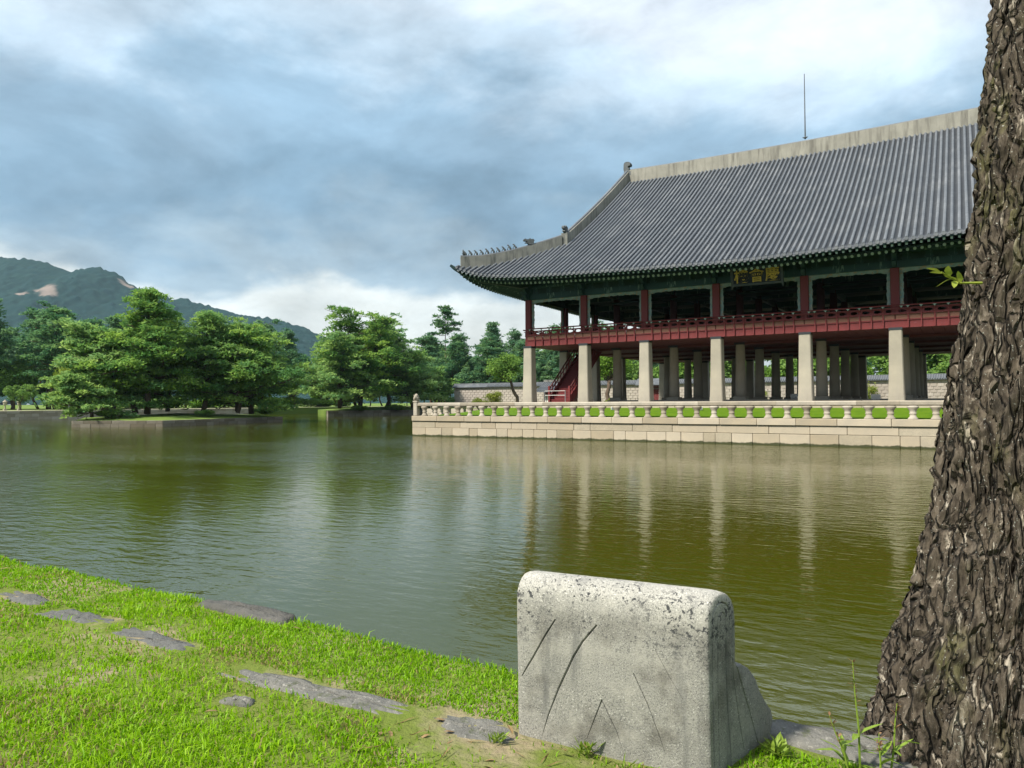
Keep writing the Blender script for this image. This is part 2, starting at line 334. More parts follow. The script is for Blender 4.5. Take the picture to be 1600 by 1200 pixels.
# ------------------------------------------------------------------ ground and water
PX0, PX1, PXM, PY0, PY1, PYM = -97.0, 52.0, -48.0, -45.02, 112.0, 48.0      # the pond is L-shaped in plan
def ground():
    xs = [-2880, PX0, PXM, PX1, 690]; ys = [-150, PY0-2.9, PYM, PY1, 2390]
    mb = MB()
    for i in range(4):
        for j in range(4):
            if i in (1, 2) and j == 1: continue
            if i == 1 and j == 2: continue
            mb.add([(xs[i], ys[j], 1.35), (xs[i+1], ys[j], 1.35), (xs[i+1], ys[j+1], 1.35), (xs[i], ys[j+1], 1.35)], [(0, 1, 2, 3)])
    # pond sides
    for (a, b_) in (((PX0, PY0), (PX0, PY1)), ((PX0, PY1), (PXM, PY1)), ((PXM, PY1), (PXM, PYM)), ((PXM, PYM), (PX1, PYM)), ((PX1, PYM), (PX1, PY0))):
        mb.add([(*a, -1), (*b_, -1), (*b_, 1.35), (*a, 1.35)], [(0, 1, 2, 3)])
    tag(mb.build('ground', M['farlawn']), kind='structure')
ground()
wm = MB().add([(PX0-0.5, PY0-1.5, 0), (PX1+0.5, PY0-1.5, 0), (PX1+0.5, PY1+0.5, 0), (PX0-0.5, PY1+0.5, 0)], [(0, 1, 2, 3)])
tag(wm.build('pond_water', M['water']), kind='structure')
bed = MB().add([(PX0-1, PY0-1.5, -1), (PX1+1, PY0-1.5, -1), (PX1+1, PY1+1, -1), (PX0-1, PY1+1, -1)], [(0, 1, 2, 3)])
tag(bed.build('pond_bed', M['joint']), kind='structure')
# pale walking paths on the far banks
def strip(name, m, x0, x1, y0, y1, z): return tag(MB().add([(x0, y0, z), (x1, y0, z), (x1, y1, z), (x0, y1, z)], [(0, 1, 2, 3)]).build(name, m), kind='structure')
strip('path', M['gravel'], -106, -100.5, -60, 111, 1.38)
strip('path', M['gravel'], -106, -46, 116, 121, 1.39)
strip('path', M['gravel'], -46, 90, 58, 63, 1.385)

def stone_row(parent, p0, p1, courses, m, r, inward, depth=0.5, name='wall_stone', jit=0.012):
    """courses: (z0,z1,lmin,lmax,proud,material,name) of separate stones from p0 to p1; inward = unit vector into the bank"""
    p0 = Vector((*p0, 0)); p1 = Vector((*p1, 0)); L_ = (p1-p0).length; t = (p1-p0)/L_; ang = math.atan2(t.y, t.x)
    sgn = 1 if Vector((-t.y, t.x, 0)).dot(Vector((*inward, 0))) > 0 else -1
    for (z0, z1, l0, l1, proud, mt, nm) in courses:
        x = 0.0
        while x < L_ - 0.05:
            l = r.uniform(l0, l1)
            if L_-(x+l) < l0*0.6: l = L_-x
            y0, y1 = sorted((-proud*sgn + r.uniform(-jit, jit), depth*sgn))
            b = MB().cbox(-l/2+0.008, l/2-0.008, y0, y1, z0+0.006, z1-0.006, 0.018, 0.006, r)
            mt_ = mt if not isinstance(mt, (list, tuple)) else mt[0 if r.random() < 0.72 else 1]
            c = p0 + t*(x+l/2)
            b.build(nm, mt_, parent, loc=(c.x, c.y, 0), rot=(0, 0, ang))
            x += l
r1 = random.Random(3)
bw = empty('bank_wall', (PX0, 20, 0)); tag(bw, 'low pale stone wall along the far grassy bank beyond the left island', 'wall')
def rel(parent, f, *a, **k):
    before = set(parent.children); f(*a, **k)
    for c in parent.children:
        if c not in before: c.location = Vector(c.location) - parent.location
def wall_of(parent, *a, **k): rel(parent, stone_row, parent, *a, **k)
wall_of(bw, (PX0, -12), (PX0, 52), [(-0.3, 0.42, 0.9, 1.9, 0.10, M['bankstone'], 'wall_stone'), (0.42, 0.92, 0.8, 2.0, 0.08, M['bankstone'], 'wall_stone'), (0.92, 1.36, 1.2, 2.4, 0.10, M['bankstone'], 'wall_stone')], None, r1, (-1, 0))
bw2 = empty('bank_wall', (-70, PY1, 0)); tag(bw2, 'distant stone bank wall seen between the two pine islands', 'wall')
wall_of(bw2, (-96.5, PY1), (PXM, PY1), [(-0.3, 0.5, 1.2, 2.2, 0.10, M['bankstone'], 'wall_stone'), (0.5, 1.36, 1.4, 2.6, 0.10, M['bankstone'], 'wall_stone')], None, r1, (0, 1))
bw3 = empty('bank_wall', (0, PYM, 0)); tag(bw3, 'stone bank wall across the water behind the pavilion', 'wall')
wall_of(bw3, (PXM, PYM), (40, PYM), [(-0.3, 0.55, 1.2, 2.4, 0.10, M['bankstone'], 'wall_stone'), (0.55, 1.36, 1.4, 2.6, 0.10, M['bankstone'], 'wall_stone')], None, r1, (0, 1))

# islands
def island(name, label, poly, nvis, top):
    root = empty(name, (poly[0][0], poly[0][1], 0)); tag(root, label, 'island')
    ox, oy = poly[0]
    n = len(poly); cx = sum(p[0] for p in poly)/n; cy = sum(p[1] for p in poly)/n
    ins = [(p[0]+(cx-p[0])*0.02, p[1]+(cy-p[1])*0.02) for p in poly]
    mb = MB(); rings = 7; V = []
    for k in range(rings):
        f = 1-k/(rings-1)*0.98
        for q in range(n*6):
            a = ins[q//6]; b_ = ins[(q//6+1) % n]; t = (q % 6)/6
            x = a[0]+(b_[0]-a[0])*t; y = a[1]+(b_[1]-a[1])*t
            x = cx+(x-cx)*f; y = cy+(y-cy)*f
            V.append((x-ox, y-oy, top-0.03+0.55*(1-f)**0.8+rnd.uniform(-0.06, 0.06)*(0 if k == 0 else 1)))
    F = []
    m = n*6
    for k in range(rings-1):
        for q in range(m): F.append((k*m+q, k*m+(q+1) % m, (k+1)*m+(q+1) % m, (k+1)*m+q))
    F.append(tuple((rings-1)*m+q for q in range(m)))
    mb.add(V, F)
    for i in range(n):
        a = ins[i]; b_ = ins[(i+1) % n]; mb.add([(a[0]-ox, a[1]-oy, -1), (b_[0]-ox, b_[1]-oy, -1), (b_[0]-ox, b_[1]-oy, top-0.03), (a[0]-ox, a[1]-oy, top-0.03)], [(0, 1, 2, 3)])
    mb.build('mound', M['farlawn'], root)
    for i in range(nvis):
        a = poly[i]; b_ = poly[i+1]
        inw = Vector((cx-(a[0]+b_[0])/2, cy-(a[1]+b_[1])/2)).normalized()
        wall_of(root, a, b_, [(-0.35, top*0.5, 0.8, 1.7, 0.06, M['islestone'], 'wall_stone'), (top*0.5, top, 0.7, 1.8, 0.04, M['islestone'], 'wall_stone')], None, r1, (inw.x, inw.y), depth=0.45)
    return root
island('island', 'low stone walled island at left carrying leaning pines', [(-50, -7.2), (-42.5, -2.0), (-46.5, 17), (-62, 25), (-69, 4)], 2, 0.66)
island('island', 'farther stone walled island in the middle under dome shaped pines', [(-66.2, 44), (-61, 66), (-63, 78), (-80, 82), (-88, 62)], 2, 1.0)

# mountain
def mountain():
    prof = [(-2600, 225), (-2300, 250), (-2060, 285), (-1860, 300), (-1650, 299), (-1610, 300), (-1560, 288), (-1525, 274), (-1482, 282), (-1450, 268), (-1415, 242), (-1370, 222), (-1325, 213), (-1280, 198), (-1225, 182), (-1170, 172), (-1115, 152), (-1060, 120), (-990, 75), (-900, 30), (-800, 0)]
    # ridge line runs along the direction of the far hills; built as a height field over (along, across)
    a0 = Vector((-1648.4, 679.8)); a1 = Vector((-1115.9, 1008.9)); t = (a1-a0).normalized(); nrm = Vector((-t.y, t.x))
    if nrm.dot(a0-Vector((27.8, -47.5))) < 0: nrm = -nrm
    P = np.array([p[0] for p in prof]); Hh = np.array([p[1] for p in prof])
    na, nc = 620, 180
    al = np.linspace(-1100, 1000, na); ac = np.linspace(-520, 420, nc)
    A, C = np.meshgrid(al, ac, indexing='ij')
    X = a0.x + t.x*A + nrm.x*C; Y = a0.y + t.y*A + nrm.y*C
    ridge = np.interp(a0.x+t.x*A, P, Hh)
    prof_c = np.where(C < 0, np.clip(1+C/520, 0, 1)**0.85, np.clip(1-C/420, 0, 1))
    Zg = ridge*prof_c
    gul = (fbm(A/120+5, C/200, 3, 4)-0.5)
    Zg += gul*48*np.clip(np.abs(C)/200, 0, 1)*np.clip(ridge/150, 0, 1)
    tree = fbm(A/13, C/13, 9, 3); cell = np.abs(vn(A/8.5, C/8.5, 44)-0.5)*2; Zg += ((tree-0.5)*9+(cell-0.5)*5)*np.clip(ridge/60, 0, 1)
    V = np.stack([X, Y, Zg+1.0], -1).reshape(-1, 3)
    i = np.arange(na-1)[:, None]*nc + np.arange(nc-1)[None, :]; i = i.ravel()
    F = np.stack([i, i+nc, i+nc+1, i+1], -1)
    # bare granite faces
    rock = np.zeros_like(A)
    for (ra, rc, wa, wc) in ((178, -150, 15, 18), (156, -176, 10, 18), (258, -12, 18, 4), (196, -160, 8, 12)):
        rock = np.maximum(rock, 1.25-np.sqrt(((A-ra)/wa)**2+((C-rc)/wc)**2)+(fbm(A/22, C/22, 21, 4)-0.5)*2.2)
    rock = np.clip(rock*2.2, 0, 1)
    m = mat('mountain_forest', (0.010, 0.034, 0.038), 0.95, (0.018, 0.046, 0.042), 0.05, attr=('tone', (0.21, 0.175, 0.155)), spec=0.05)
    o = ob('mountain', npmesh('mountain', V, F, m, True, vattr={'tone': rock.ravel()})); tag(o, kind='structure')
mountain()

# ------------------------------------------------------------------ the pavilion
BX = [0, 4.6, 9.2, 14.1, 19.5, 24.4, 29.0, 33.6]; BY = [0, 5.7, 11.4, 17.1, 22.8, 28.5]
LX, LY, CX, CY = 33.6, 28.5, 16.8, 14.25
FLOOR = 2.36; PT = 6.53; COLT = 9.98
pav = empty('pavilion', (0, 0, FLOOR)); tag(pav, 'two storey palace pavilion on stone pillars with curved grey tile roof', 'pavilion')
OFF = Vector((0, 0, FLOOR))
def part(mb, name, m, parent=None, smooth=False):
    """mb in world coordinates -> child of the pavilion (or of one of its parts, which sit at the pavilion's origin)"""
    o = mb.build(name, m, parent or pav, smooth); o.location = (0, 0, -FLOOR) if (parent is None or parent is pav) else (0, 0, 0); return o
def pmesh(me, name, parent=None):
    o = ob(name, me, parent or pav); o.location = (0, 0, -FLOOR) if parent is None else (0, 0, 0); return o

# ground storey: platform and pillars
plat = part(MB().box(-1.9, LX+1.9, -1.9, LY+1.9, 1.2, FLOOR-0.01), 'platform', M['pillar'])
rs = random.Random(11); x = -2.0
while x < LX+1.9:
    l = min(rs.uniform(1.3, 2.3), LX+2.0-x); part(MB().cbox(x+0.006, x+l-0.006, -2.1, -1.4, 1.6, FLOOR+0.004*rs.random(), 0.02, 0.005, rs), 'platform_stone', M['terrace'], plat); x += l
y = -1.4
while y < LY+1.9:
    l = min(rs.uniform(1.5, 2.6), LY+2.0-y); part(MB().cbox(-2.1, -1.4, y+0.006, y+l-0.006, 1.6, FLOOR+0.004*rs.random(), 0.02, 0.005, rs), 'platform_stone', M['terrace'], plat); y += l
part(MB().box(BX[1]-0.6, BX[6]+0.6, BY[1]-0.6, BY[4]+0.6, FLOOR-0.02, FLOOR+0.12), 'inner_floor_step', M['pillar'], plat)
def sq_pillar():
    mb = MB(); a, b_ = 0.41, 0.335; h = PT-FLOOR-0.14; c = 0.05
    V = []; zs = [0, 0.28, 0.281, h*0.5, h]; ws = [a+0.015, a+0.012, a, (a+b_)/2-0.005, b_]
    for z, w in zip(zs, ws):
        for (sx, sy) in ((1, 1), (-1, 1), (-1, -1), (1, -1)):
            for q in ((w, w-c), (w-c, w)) if sx*sy > 0 else ((w-c, w), (w, w-c)): V.append((sx*q[0], sy*q[1], z))
    F = [(8*i+k, 8*i+(k+1) % 8, 8*(i+1)+(k+1) % 8, 8*(i+1)+k) for i in range(len(zs)-1) for k in range(8)] + [tuple(range(7, -1, -1)), tuple(8*(len(zs)-1)+k for k in range(8))]
    return mb.add(V, F).mesh('stone_pillar', M['pillar'])
def rd_pillar():
    h = PT-FLOOR-0.14
    return MB().lathe([(0.39, 0.3), (0.38, 0.8), (0.35, h*0.5), (0.315, h-0.05), (0.31, h)], 20).mesh('stone_pillar', M['pillar'], True)
sqm, rdm = sq_pillar(), rd_pillar()
plm = MB().cbox(-0.46, 0.46, -0.46, 0.46, 0, 0.32, 0.03).mesh('plinth', M['pillar'])
capm = MB().box(-0.35, 0.35, -0.35, 0.35, 0, 0.15).mesh('collar', M['black'])
colm = MB().cbox(-0.235, 0.235, -0.235, 0.235, 0, COLT-PT, 0.03).mesh('red_column', M['red'])
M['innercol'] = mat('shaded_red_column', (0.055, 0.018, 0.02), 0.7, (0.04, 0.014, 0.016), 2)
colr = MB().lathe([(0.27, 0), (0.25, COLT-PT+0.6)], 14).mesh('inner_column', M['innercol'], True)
for i, bx in enumerate(BX):
    for j, by in enumerate(BY):
        edge = i in (0, 7) or j in (0, 5)
        p = ob('stone_pillar', sqm if edge else rdm, pav, (bx, by, 0))
        ob('collar', capm, p, (0, 0, PT-FLOOR-0.145))
        if not edge: ob('plinth', plm, p)
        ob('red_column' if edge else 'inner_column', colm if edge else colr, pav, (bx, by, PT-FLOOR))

# floor of the upper storey seen from below: long boards running front to back
fl = part(MB().box(-0.25, LX+0.25, -0.25, LY+0.25, PT+0.13, PT+0.30), 'upper_floor', M['reddark'])
nb_ = 58; bwid = (LX+0.4)/nb_
bm_ = MB().box(0.012, bwid-0.012, -0.2, LY+0.2, 0, 0.128).mesh('floor_board', M['reddark'])
for k in range(nb_): ob('floor_board', bm_, fl, (-0.2+k*bwid, 0, PT+rs.uniform(0, 0.006)))
for by in BY[1:5]: part(MB().box(0.3, LX-0.3, by-0.16, by+0.16, PT-0.16, PT-0.003), 'floor_beam', M['reddark'])

# railing bays, made once per bay width
def rail_bay(w, n):
    root = []
    pw = w/n
    root.append(('edge_beam', MB().box(0, w, -0.30, -0.02, PT-0.02, PT+0.46).mesh('edge_beam', M['red'])))
    root.append(('edge_moulding', MB().box(0, w, -0.345, -0.30, PT+0.40, PT+0.47).mesh('edge_moulding', M['red'])))
    root.append(('sill_rail', MB().box(0, w, -0.40, -0.28, PT+0.74, PT+0.80).mesh('sill_rail', M['red'])))
    root.append(('top_rail', MB().tube([(0, -0.52, PT+1.24), (w, -0.52, PT+1.24)], 0.045, 8).mesh('top_rail', M['red'], True)))
    root.append(('middle_rail', MB().box(0, w, -0.47, -0.41, PT+1.06, PT+1.11).mesh('middle_rail', M['red'])))
    pm = MB().box(0.03, pw-0.03, -0.335, -0.31, PT+0.47, PT+0.74).mesh('railing_panel', M['tanpanel'])
    # openwork board: a frame round a cloud-shaped hole
    ow = MB(); z0, z1 = PT+0.80, PT+1.06; xa, xb = 0.03, pw-0.03; xc = (xa+xb)/2; zc = (z0+z1)/2; hw, hh = (xb-xa)*0.36, 0.09; nn = 16
    inn = [(xc+hw*math.cos(2*math.pi*k/nn)*(1+0.18*math.cos(6*math.pi*k/nn)), zc+hh*math.sin(2*math.pi*k/nn)) for k in range(nn)]
    outr = []
    for k in range(nn):
        c_, s_ = math.cos(2*math.pi*k/nn), math.sin(2*math.pi*k/nn); f = 1/max(abs(c_), abs(s_)); outr.append((xc+(xb-xa)/2*max(-1, min(1, c_*f)), zc+(z1-z0)/2*max(-1, min(1, s_*f))))
    V = [(a, -0.40, b_) for a, b_ in inn]+[(a, -0.40, b_) for a, b_ in outr]+[(a, -0.37, b_) for a, b_ in inn]+[(a, -0.37, b_) for a, b_ in outr]
    F = []
    for k in range(nn):
        q = (k+1) % nn; F += [(k, q, nn+q, nn+k), (2*nn+k, 3*nn+k, 3*nn+q, 2*nn+q), (k, 2*nn+k, 2*nn+q, q)]
    ow.add(V, F); owm = ow.mesh('openwork_board', M['red'])
    pts = [(0, -0.36, PT-0.015), (0, -0.38, PT+0.46), (0, -0.39, PT+0.62), (0, -0.40, PT+0.78), (0, -0.43, PT+0.95), (0, -0.50, PT+1.10), (0, -0.53, PT+1.20)]
    psm = MB().tube(pts, [0.05, 0.05, 0.05, 0.045, 0.04, 0.035, 0.03], 4, sq=True).mesh('railing_post', M['red'])
    lot = MB().prism([(-0.10, 0.055), (-0.07, 0.02), (-0.03, -0.01), (-0.02, -0.06), (0.02, -0.06), (0.03, -0.01), (0.07, 0.02), (0.10, 0.055), (0.04, 0.035), (0, 0.06), (-0.04, 0.035)], -0.015, 0.015).mesh('lotus_bracket', M['rafterend'])
    return root, pm, owm, psm, lot, pw, n
cache = {}
def add_rail(w, n, loc, rz):
    w = round(w, 3)
    if w not in cache: cache[w] = rail_bay(w, n)
    root, pm, owm, psm, lot, pw, n = cache[w]
    g = empty('railing', (loc[0], loc[1], -FLOOR), rz, pav)
    for nm, me in root: ob(nm, me, g)
    for k in range(n):
        ob('railing_panel', pm, g, (k*pw, 0, 0)); ob('openwork_board', owm, g, (k*pw, 0, 0))
        if k: ob('railing_post', psm, g, (k*pw, 0, 0))
        ob('lotus_bracket', lot, g, ((k+0.5)*pw if k == 0 else k*pw, -0.535, PT+1.16))
for i in range(7): add_rail(BX[i+1]-BX[i], 9 if i == 3 else 8 if i in (2, 4) else 7, (BX[i], 0), 0)
for j in range(5): add_rail(5.7, 9, (0, BY[j+1]), -math.pi/2)
for i in range(7): add_rail(BX[i+1]-BX[i], 7, (BX[i+1], LY), math.pi)
for j in range(5): add_rail(5.7, 9, (LX, BY[j]), math.pi/2)

# head beams, carved fringes, brackets
def fringe(w, seed):
    """scalloped board hung under the beam and down both columns of a bay (local x 0..w between column faces)"""
    r = random.Random(seed); top = COLT; bot = PT+1.30; mb = MB(); y0, y1 = -0.05, 0.0
    n = 44
    low = []
    for k in range(n+1):
        t = k/n; xx = t*w; d = min(xx, w-xx)
        low.append((xx, top-0.17-0.16*math.exp(-d/0.35)-0.045*abs(math.sin(d*5.2))-0.015*math.sin(d*23)))
    for k in range(n):
        (xa, za), (xb, zb) = low[k], low[k+1]
        mb.add([(xa, y0, za), (xb, y0, zb), (xb, y0, top), (xa, y0, top), (xa, y1, za), (xb, y1, zb), (xb, y1, top), (xa, y1, top)], [(0, 1, 2, 3), (7, 6, 5, 4), (0, 4, 5, 1)])
    m = 36
    for side in (0, 1):
        ed = []
        for k in range(m+1):
            t = k/m; z = top-0.2 - t*(top-0.2-bot); wd = 0.15+0.035*abs(math.sin(t*11.5))+0.03*math.sin(t*3.0)+0.012*math.sin(t*41)
            ed.append((wd if side == 0 else w-wd, z))
        xo = 0 if side == 0 else w
        for k in range(m):
            (xa, za), (xb, zb) = ed[k], ed[k+1]
            mb.add([(xo, y0, za), (xo, y0, zb), (xb, y0, zb), (xa, y0, za), (xo, y1, za), (xo, y1, zb), (xb, y1, zb), (xa, y1, za)], [(0, 1, 2, 3), (7, 6, 5, 4), (2, 1, 5, 6), (3, 2, 6, 7)])
    return mb.mesh('carved_fringe', M['fringe'])
fcache = {}
def head_bay(w, loc, rz, seed):
    w = round(w, 3)
    if w not in fcache:
        f = fringe(w-0.47, seed)
        b1 = MB().box(0, w, -0.17, 0.17, COLT-0.002, COLT+0.42).mesh('head_beam', M['teal'])
        b2 = MB().box(0, w, -0.06, 0.06, COLT+0.42, COLT+0.86).mesh('frieze_board', M['tealdark'])
        b3 = MB().tube([(0, 0, COLT+1.0), (w, 0, COLT+1.0)], 0.19, 10).mesh('purlin', M['teal'], True)
        bl = MB()
        n = max(2, round(w/1.25))
        blk = MB().prism([(-0.22, COLT+0.86), (-0.16, COLT+0.66), (-0.26, COLT+0.52), (-0.12, COLT+0.42), (0.12, COLT+0.42), (0.26, COLT+0.52), (0.16, COLT+0.66), (0.22, COLT+0.86)], -0.12, 0.12).mesh('frieze_block', M['teal'])
        tr = MB().box(0, w, -0.185, -0.172, COLT+0.30, COLT+0.36).mesh('beam_line', M['rafterend'])
        fcache[w] = (f, b1, b2, b3, n, blk, tr)
    f, b1, b2, b3, n, blk, tr = fcache[w]
    g = empty('beam_frame', (loc[0], loc[1], -FLOOR), rz, pav)
    ob('carved_fringe', f, g, (0.235, 0.03, 0)); ob('head_beam', b1, g); ob('frieze_board', b2, g); ob('purlin', b3, g)
    for k in range(n): ob('frieze_block', blk, g, ((k+0.5)*w/n, 0, 0))
brk = MB().prism([(0.3, COLT), (-0.42, COLT), (-0.62, COLT+0.10), (-0.78, COLT+0.30), (-0.62, COLT+0.28), (-0.50, COLT+0.38), (-0.66, COLT+0.50), (-0.86, COLT+0.72), (-0.62, COLT+0.70), (-0.45, COLT+0.86), (0.3, COLT+0.86)], -0.11, 0.11, 'x').mesh('bracket', M['teal'])
for i in range(7): head_bay(BX[i+1]-BX[i], (BX[i], 0), 0, i)
for j in range(5): head_bay(5.7, (0, BY[j+1]), -math.pi/2, 20)
for i in range(7): head_bay(BX[i+1]-BX[i], (BX[i+1], LY), math.pi, i)
for j in range(5): head_bay(5.7, (LX, BY[j]), math.pi/2, 20)
for bx in BX: ob('bracket', brk, pav, (bx, 0, -FLOOR)); ob('bracket', brk, pav, (bx, LY, -FLOOR), (0, 0, math.pi))
for by in BY: ob('bracket', brk, pav, (0, by, -FLOOR), (0, 0, -math.pi/2)); ob('bracket', brk, pav, (LX, by, -FLOOR), (0, 0, math.pi/2))
# ceiling and tie beams of the upper hall
part(MB().box(0.2, LX-0.2, 0.2, LY-0.2, COLT+0.86, COLT+1.0), 'hall_ceiling', M['tealdark'])
for by in BY[1:5]: part(MB().box(0.2, LX-0.2, by-0.14, by+0.14, COLT+0.28, COLT+0.72), 'tie_beam', M['teal'])
for bx in BX[1:7]: part(MB().box(bx-0.14, bx+0.14, 0.2, LY-0.2, COLT+0.35, COLT+0.80), 'tie_beam', M['teal'])
# folding doors hooked up under the ceiling round the inner hall
for i in range(1, 6):
    part(MB().box(BX[i]+0.4, BX[i+1]-0.4, BY[1]-1.9, BY[1]-0.1, COLT-0.22, COLT-0.14), 'lifted_door', M['tealdark'])

# roof geometry
EC = 4.05
def ecc(t): return 3.35+(EC-3.35)*t**2.5
def zea(t): return 10.74+0.62*t**1.2+1.02*t**11
def tf(X): return np.clip(np.abs(np.asarray(X, float)-CX)/(CX+EC), 0, 1)
def ts(Y): return np.clip(np.abs(np.asarray(Y, float)-CY)/(CY+EC), 0, 1)
GX = 2.05                                                       # where the gable stands in from the end columns
def zr(X): return 22.05+0.22*(np.abs(np.asarray(X, float)-CX)/14.75)**2
def zfront(X, Y):
    X = np.asarray(X, float); Y = np.asarray(Y, float); e = ecc(tf(X)); ze = zea(tf(X))
    v = np.clip((Y+e)/(CY+e), 0, 1.05); return ze+(zr(X)-ze)*(0.865*v+0.135*v*v)
ZG = float(zfront(GX, GX))
def zside(X, Y):
    e = ecc(ts(Y)); ze = zea(ts(Y)); v = np.clip((X+e)/(GX+e), 0, 1.3)
    # height where this row meets the hip or the foot of the gable
    return ze+(ZG-ze)*v
PIT = 0.345; RR = 0.088
def rib_mesh(path, name, fine=True):
    """convex tile row along a path (N,3) lying in a vertical plane; outward end first"""
    path = np.asarray(path); d = np.gradient(path, axis=0); d /= np.linalg.norm(d, axis=1)[:, None]
    up = np.array([0, 0, 1.0]); side = np.cross(d, up); side /= np.linalg.norm(side, axis=1)[:, None]; nr = np.cross(side, d)
    k = 5; th = np.linspace(0, math.pi, k); n = len(path)
    rad = RR*(1.0 if not fine else np.where(np.arange(n) % 2 == 0, 1.06, 0.93))
    rad = np.broadcast_to(rad, (n,))
    V = path[:, None, :] + side[:, None, :]*(np.cos(th)[None, :, None]*rad[:, None, None]) + nr[:, None, :]*(np.sin(th)[None, :, None]*rad[:, None, None]*1.05+0.03)
    V = V.reshape(-1, 3); i = (np.arange(n-1)[:, None]*k+np.arange(k-1)[None, :]).ravel()
    F = [tuple(q) for q in np.stack([i, i+1, i+k+1, i+k], -1)]
    mb = MB(); mb.add(V, F)
    # round end tile
    c = path[0]+nr[0]*0.012; o = -d[0]; o = np.array([o[0], o[1], 0]); o /= np.linalg.norm(o); s = side[0]
    m = 10; ring = [c+s*math.cos(2*math.pi*q/m)*0.105+up*math.sin(2*math.pi*q/m)*0.105 for q in range(m)]
    A_ = [p+o*0.03 for p in ring]; B_ = [p-o*0.05 for p in ring]; mb.add(A_+B_, [tuple(range(m))]+[(q, (q+1) % m, m+(q+1) % m, m+q) for q in range(m)])
    return mb
roof = empty('roof', (0, 0, -FLOOR), 0, pav)
def row_path(kind, s):
    if kind == 'front':
        e = float(ecc(tf(s))); top = CY-0.35 if GX < s < LX-GX else max(-EC+0.3, min(s, LX-s)+0.02)
        n = max(4, int((top+e)/0.30/1)*2); Y = np.linspace(-e-0.02, top, n); X = np.full(n, s); return np.stack([X, Y, zfront(X, Y)], -1)
    e = float(ecc(ts(s))); top = GX+0.1 if GX < s < LY-GX else max(-EC+0.3, min(s, LY-s)+0.02)
    n = max(4, int((top+e)/0.30)*2); X = np.linspace(-e-0.02, top, n); Y = np.full(n, s); return np.stack([X, Y, zside(X, Y)], -1)
xs_r = np.arange(-EC+0.28, LX+EC-0.2, PIT); ys_r = np.arange(-EC+0.28, LY+EC-0.2, PIT)
def wavy(p):
    p = p.copy(); n = len(p); q = np.arange(n)/n; p[:, 0] += 0.010*np.sin(q*7+rnd.uniform(0, 6))*rnd.uniform(0.2, 1); p[:, 2] += 0.008*np.sin(q*11+rnd.uniform(0, 6))+rnd.uniform(-0.006, 0.006); return p
for s in xs_r: pmesh(rib_mesh(wavy(row_path('front', s)), 'tile_row').mesh('tile_row', M['tile'], False), 'tile_row', roof)
for s in ys_r: pmesh(rib_mesh(row_path('side', s)[::1], 'tile_row').mesh('tile_row', M['tile'], False), 'tile_row', roof)
def thin(p, n): return p[np.unique(np.linspace(0, len(p)-1, min(n, len(p))).astype(int))].copy()
far = MB()
for s in xs_r:
    p = thin(row_path('front', s), 10); p[:, 1] = LY-p[:, 1]; q = rib_mesh(p, 'x', False); far.add(q.v, q.f)
for s in ys_r:
    p = thin(row_path('side', s), 6); p[:, 0] = LX-p[:, 0]; q = rib_mesh(p, 'x', False); far.add(q.v, q.f)
o = part(far, 'tile_rows', M['tile'], roof); tag(o, kind='stuff')
# valley tiles between the rows: stepped and dished
def bed_mesh():
    mb_v = []; mb_f = []
    def sheet(fun, ss, top, e_of, swap, mirror):
        offs = [0, 0.09, PIT/2, PIT-0.09]
        nst = 44
        for s in ss:
            for o_ in range(3):
                sa, sb = s+offs[o_+0], s+offs[o_+1]
                if o_ == 0: sa = s
            cols = [s+o_ for o_ in (0.0, 0.10, PIT/2, PIT-0.10, PIT)]; dish = [0, -0.01, -0.055, -0.01, 0]
            st = []
            for c_, dz in zip(cols, dish):
                e = e_of(c_); tp = top(c_); n = nst; t = np.linspace(0, 1, n+1); a = -e+(tp+e)*t
                aa = np.repeat(a, 2)[1:-1]; z = fun(c_, aa); step = np.tile([-0.012, 0.012], n)  # each course laps the one below
                z = z+dz+step
                st.append((c_, aa, z))
            b = len(mb_v); m = len(st[0][1])
            for (c_, aa, z) in st:
                for q in range(m):
                    p = (c_, aa[q], z[q]) if not swap else (aa[q], c_, z[q])
                    if mirror == 'y': p = (p[0], LY-p[1], p[2])
                    if mirror == 'x': p = (LX-p[0], p[1], p[2])
                    mb_v.append(p)
            for k in range(4):
                for q in range(m-1): mb_f.append((b+k*m+q, b+(k+1)*m+q, b+(k+1)*m+q+1, b+k*m+q+1))
    topf = lambda s: CY if GX-0.3 < s < LX-GX+0.3 else max(-EC+0.25, min(s, LX-s)+0.1)
    tops = lambda s: GX+0.1 if GX < s < LY-GX else max(-EC+0.25, min(s, LY-s)+0.1)
    sheet(lambda c_, a: zfront(np.full_like(a, c_), a), xs_r[:-1], topf, lambda c_: float(ecc(tf(c_))), False, None)
    sheet(lambda c_, a: zside(a, np.full_like(a, c_)), ys_r[:-1], tops, lambda c_: float(ecc(ts(c_))), True, None)
    sheet(lambda c_, a: zfront(np.full_like(a, c_), a), xs_r[:-1:1], topf, lambda c_: float(ecc(tf(c_))), False, 'y')
    sheet(lambda c_, a: zside(a, np.full_like(a, c_)), ys_r[:-1], tops, lambda c_: float(ecc(ts(c_))), True, 'x')
    return npmesh('tile_bed', np.array(mb_v), np.array(mb_f), M['tilebed'])
tag(pmesh(bed_mesh(), 'tile_bed', roof), kind='stuff')
